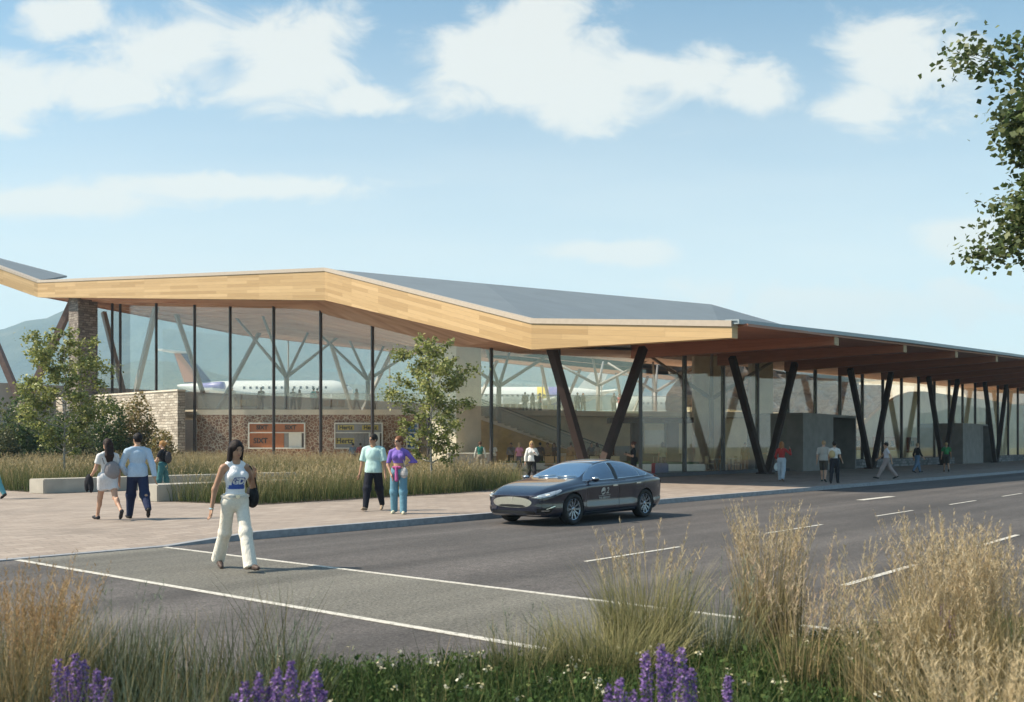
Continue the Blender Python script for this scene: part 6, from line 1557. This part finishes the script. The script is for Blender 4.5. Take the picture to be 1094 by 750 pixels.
# check-in counters of the right part
for (s,lab) in ((80,'orange brown check in counter left of the curved cream wall'),(88.5,'orange brown check in counter under the start of the curved wall'),(97.5,'orange brown check in counter before the second entrance box'),(110,'orange brown check in counter right of the second entrance box')):
    c=W(s,29.8,.14); k=empty('check_in_counter',c,ANG,lab,'counter')
    MB().box(-2.6,2.6,.3,.5,.9,2.35).build('back_panel',M['orange_wood'],k); MB().box(-2.8,2.8,-.6,-.1,0,1.1).build('counter_front',M['cream'],k); MB().box(-2.9,2.9,-.7,.1,1.1,1.16).build('counter_top',M['white'],k)
    for x in (-1.6,.2,1.7): MB().box(x-.3,x+.3,.2,.29,1.5,2.0).build('screen',M['black'],k)
# ------------------------------------------------------------ aircraft
def aircraft(loc,rz,L,r,label,cols,ttail=True,bands=(),sc=1.0):
    """nose to +x, standing on its wheels; length L, fuselage radius r"""
    k=empty('airliner',loc,rz,label,'aircraft'); zc_=r+1.15; n=20; st=[]
    prof=[(0,.04,.12),(.012,.30,.05),(.035,.58,-.01),(.07,.85,-.01),(.11,1,0),(.62,1,0),(.76,.86,.10),(.88,.52,.30),(.97,.22,.48),(1,.08,.55)]
    pts=[(L/2-q*L,0,zc_+dz*r) for q,a,dz in prof]; MB().tube(pts,[r*a for q,a,dz in prof],n).build('fuselage',cols[0],k,smooth=True)
    fu=k.children[0]
    w=MB()
    for i in range(int(L*.52/.9)):
        x=L*.5-L*.14-i*.9
        for sg in(-1,1): w.box(x-.16,x+.16,sg*r*.985-.02,sg*r*.985+.02,zc_+.22,zc_+.58)
    w.build('cabin_windows',M['plane_win'],fu)
    MB().ell((L/2-.045*L,0,zc_+r*.42),(.018*L,r*.50,r*.20),14,8).build('cockpit_window',M['plane_win'],fu,smooth=True)
    for (q0,q1,mt) in bands:
        MB().tube([(L/2-q0*L,0,zc_),(L/2-q1*L,0,zc_)],[r*1.008,r*1.008],n,cap=False).build('painted_band',mt,fu,smooth=True)
    def slab(p,th,axis):
        v=Vector((0,th,0)) if axis=='y' else Vector((0,0,th)); a=[Vector(x)-v*.5 for x in p]; b=[Vector(x)+v*.5 for x in p]; return MB().hexa(a,b)
    fz=zc_+r*.8; top=fz+L*.17; x0=-L/2+L*.20; x1=-L/2+L*.035
    slab([(x0,0,fz),(x1+.2,0,fz),(x1-L*.055,0,top),(x1+L*.025,0,top)],.3,'y').build('tail_fin',cols[1],k)
    fin=k.children[-1]
    if len(cols)>2:
        slab([(x0-L*.055,0,fz+.1),(x1+.15,0,fz+.1),(x1-L*.05,0,top-.1),(x1-L*.015,0,top-.1)],.34,'y').build('rudder_panel',cols[2],fin)
    zt_=top if ttail else fz-.4; xt=x1-L*.015
    for sg in(-1,1): slab([(xt+L*.05,0,zt_),(xt-L*.035,0,zt_),(xt-L*.075,sg*L*.15,zt_+.1),(xt-L*.045,sg*L*.15,zt_+.1)],.22,'z').build('tailplane',cols[0],k)
    for sg in(-1,1):
        slab([(L*.08,sg*r*.6,zc_-r*.6),(-L*.12,sg*r*.6,zc_-r*.6),(-L*.20,sg*L*.42,zc_-r*.2),(-L*.145,sg*L*.42,zc_-r*.2)],.3,'z').build('wing',cols[0],k)
        if ttail: MB().tube([(-L*.20,sg*r*1.55,zc_+r*.35),(-L*.22,sg*r*1.55,zc_+r*.35),(-L*.33,sg*r*1.55,zc_+r*.35)],[r*.42,r*.46,r*.30],14).build('engine',cols[3] if len(cols)>3 else cols[0],k,smooth=True)
        else: MB().tube([(L*.06,sg*L*.15,zc_-r*.95),(L*.04,sg*L*.15,zc_-r*.95),(-L*.05,sg*L*.15,zc_-r*.9)],[r*.48,r*.52,r*.34],14).build('engine',cols[0],k,smooth=True)
        MB().tube([(-L*.06,sg*r*.9,0.0),(-L*.06,sg*r*.9,zc_-r*.6)],[.40,.16],8).build('landing_gear',M['grey'],k)
    MB().tube([(L*.38,0,0),(L*.38,0,zc_-r*.8)],[.34,.14],8).build('landing_gear',M['grey'],k)
    return k
Za=6.9
c=at(283,477,139); aircraft((c.x,c.y,Za),R_(-3),25.5,1.5,'white regional airliner with coral T tail parked behind the left glazing',[M['plane_white'],M['plane_navy'],M['plane_red'],M['plane_blue']],True)
c=at(565,477,170); aircraft((c.x,c.y,Za),R_(180),28,2.0,'white airliner with blue and yellow stripes seen right of the concrete core',[M['plane_white'],M['plane_white'],M['plane_white']],False,((.62,.70,M['plane_blue']),(.55,.615,M['plane_yellow'])))
fin=[o for o in bpy.data.objects if o.name.startswith('airliner')][-1]
c=at(745,477,200); aircraft((c.x,c.y,Za),R_(180),34,2.0,'white airliner with blue and yellow stripes farthest right beyond the hall',[M['plane_white'],M['plane_white'],M['plane_white']],False,((.60,.66,M['plane_blue']),(.53,.59,M['plane_yellow'])))
# waiting benches on both floors
def bench(u,y,z,rz,label,n=4,mat=None):
    k=wframe(u,y,z,label,'waiting_bench','bench',R_(rz)); mat=mat or chO
    MB().box(-n*.31,n*.31,-.03,.03,.36,.41).build('beam',M['ygrey'],k)
    for i in range(n):
        x=(i-(n-1)/2)*.6
        MB().box(x-.26,x+.26,-.24,.24,.41,.47).build('seat',mat,k,bevel=.015); m=MB(); m.hexa([(x-.26,.20,.50),(x+.26,.20,.50),(x+.26,.25,.50),(x-.26,.25,.50)],[(x-.26,.28,.92),(x+.26,.28,.92),(x+.26,.33,.92),(x-.26,.33,.92)]); m.build('backrest',mat,k)
    for sg in (-1,1): MB().box(sg*n*.24-.03,sg*n*.24+.03,-.25,.25,0,.36).build('leg',M['ygrey'],k)
bench(604,55.5,.14,0,'tan waiting bench inside the glass behind the car windscreen')
bench(640,56.5,.14,180,'ivory waiting bench inside the glass between the first slanted columns',mat=chW)
bench(545,83,4.34,0,'tan waiting bench upstairs under the aircraft stripe')
bench(600,84.5,4.34,0,'ivory waiting bench upstairs under the tail fin',mat=chW)
bench(262,75,4.34,0,'ivory waiting bench upstairs behind the left railing',mat=chW)
bench(352,76,4.34,0,'tan waiting bench upstairs between the two left tree columns')
tag(bt, kind=None)
bpy.context.view_layer.update()
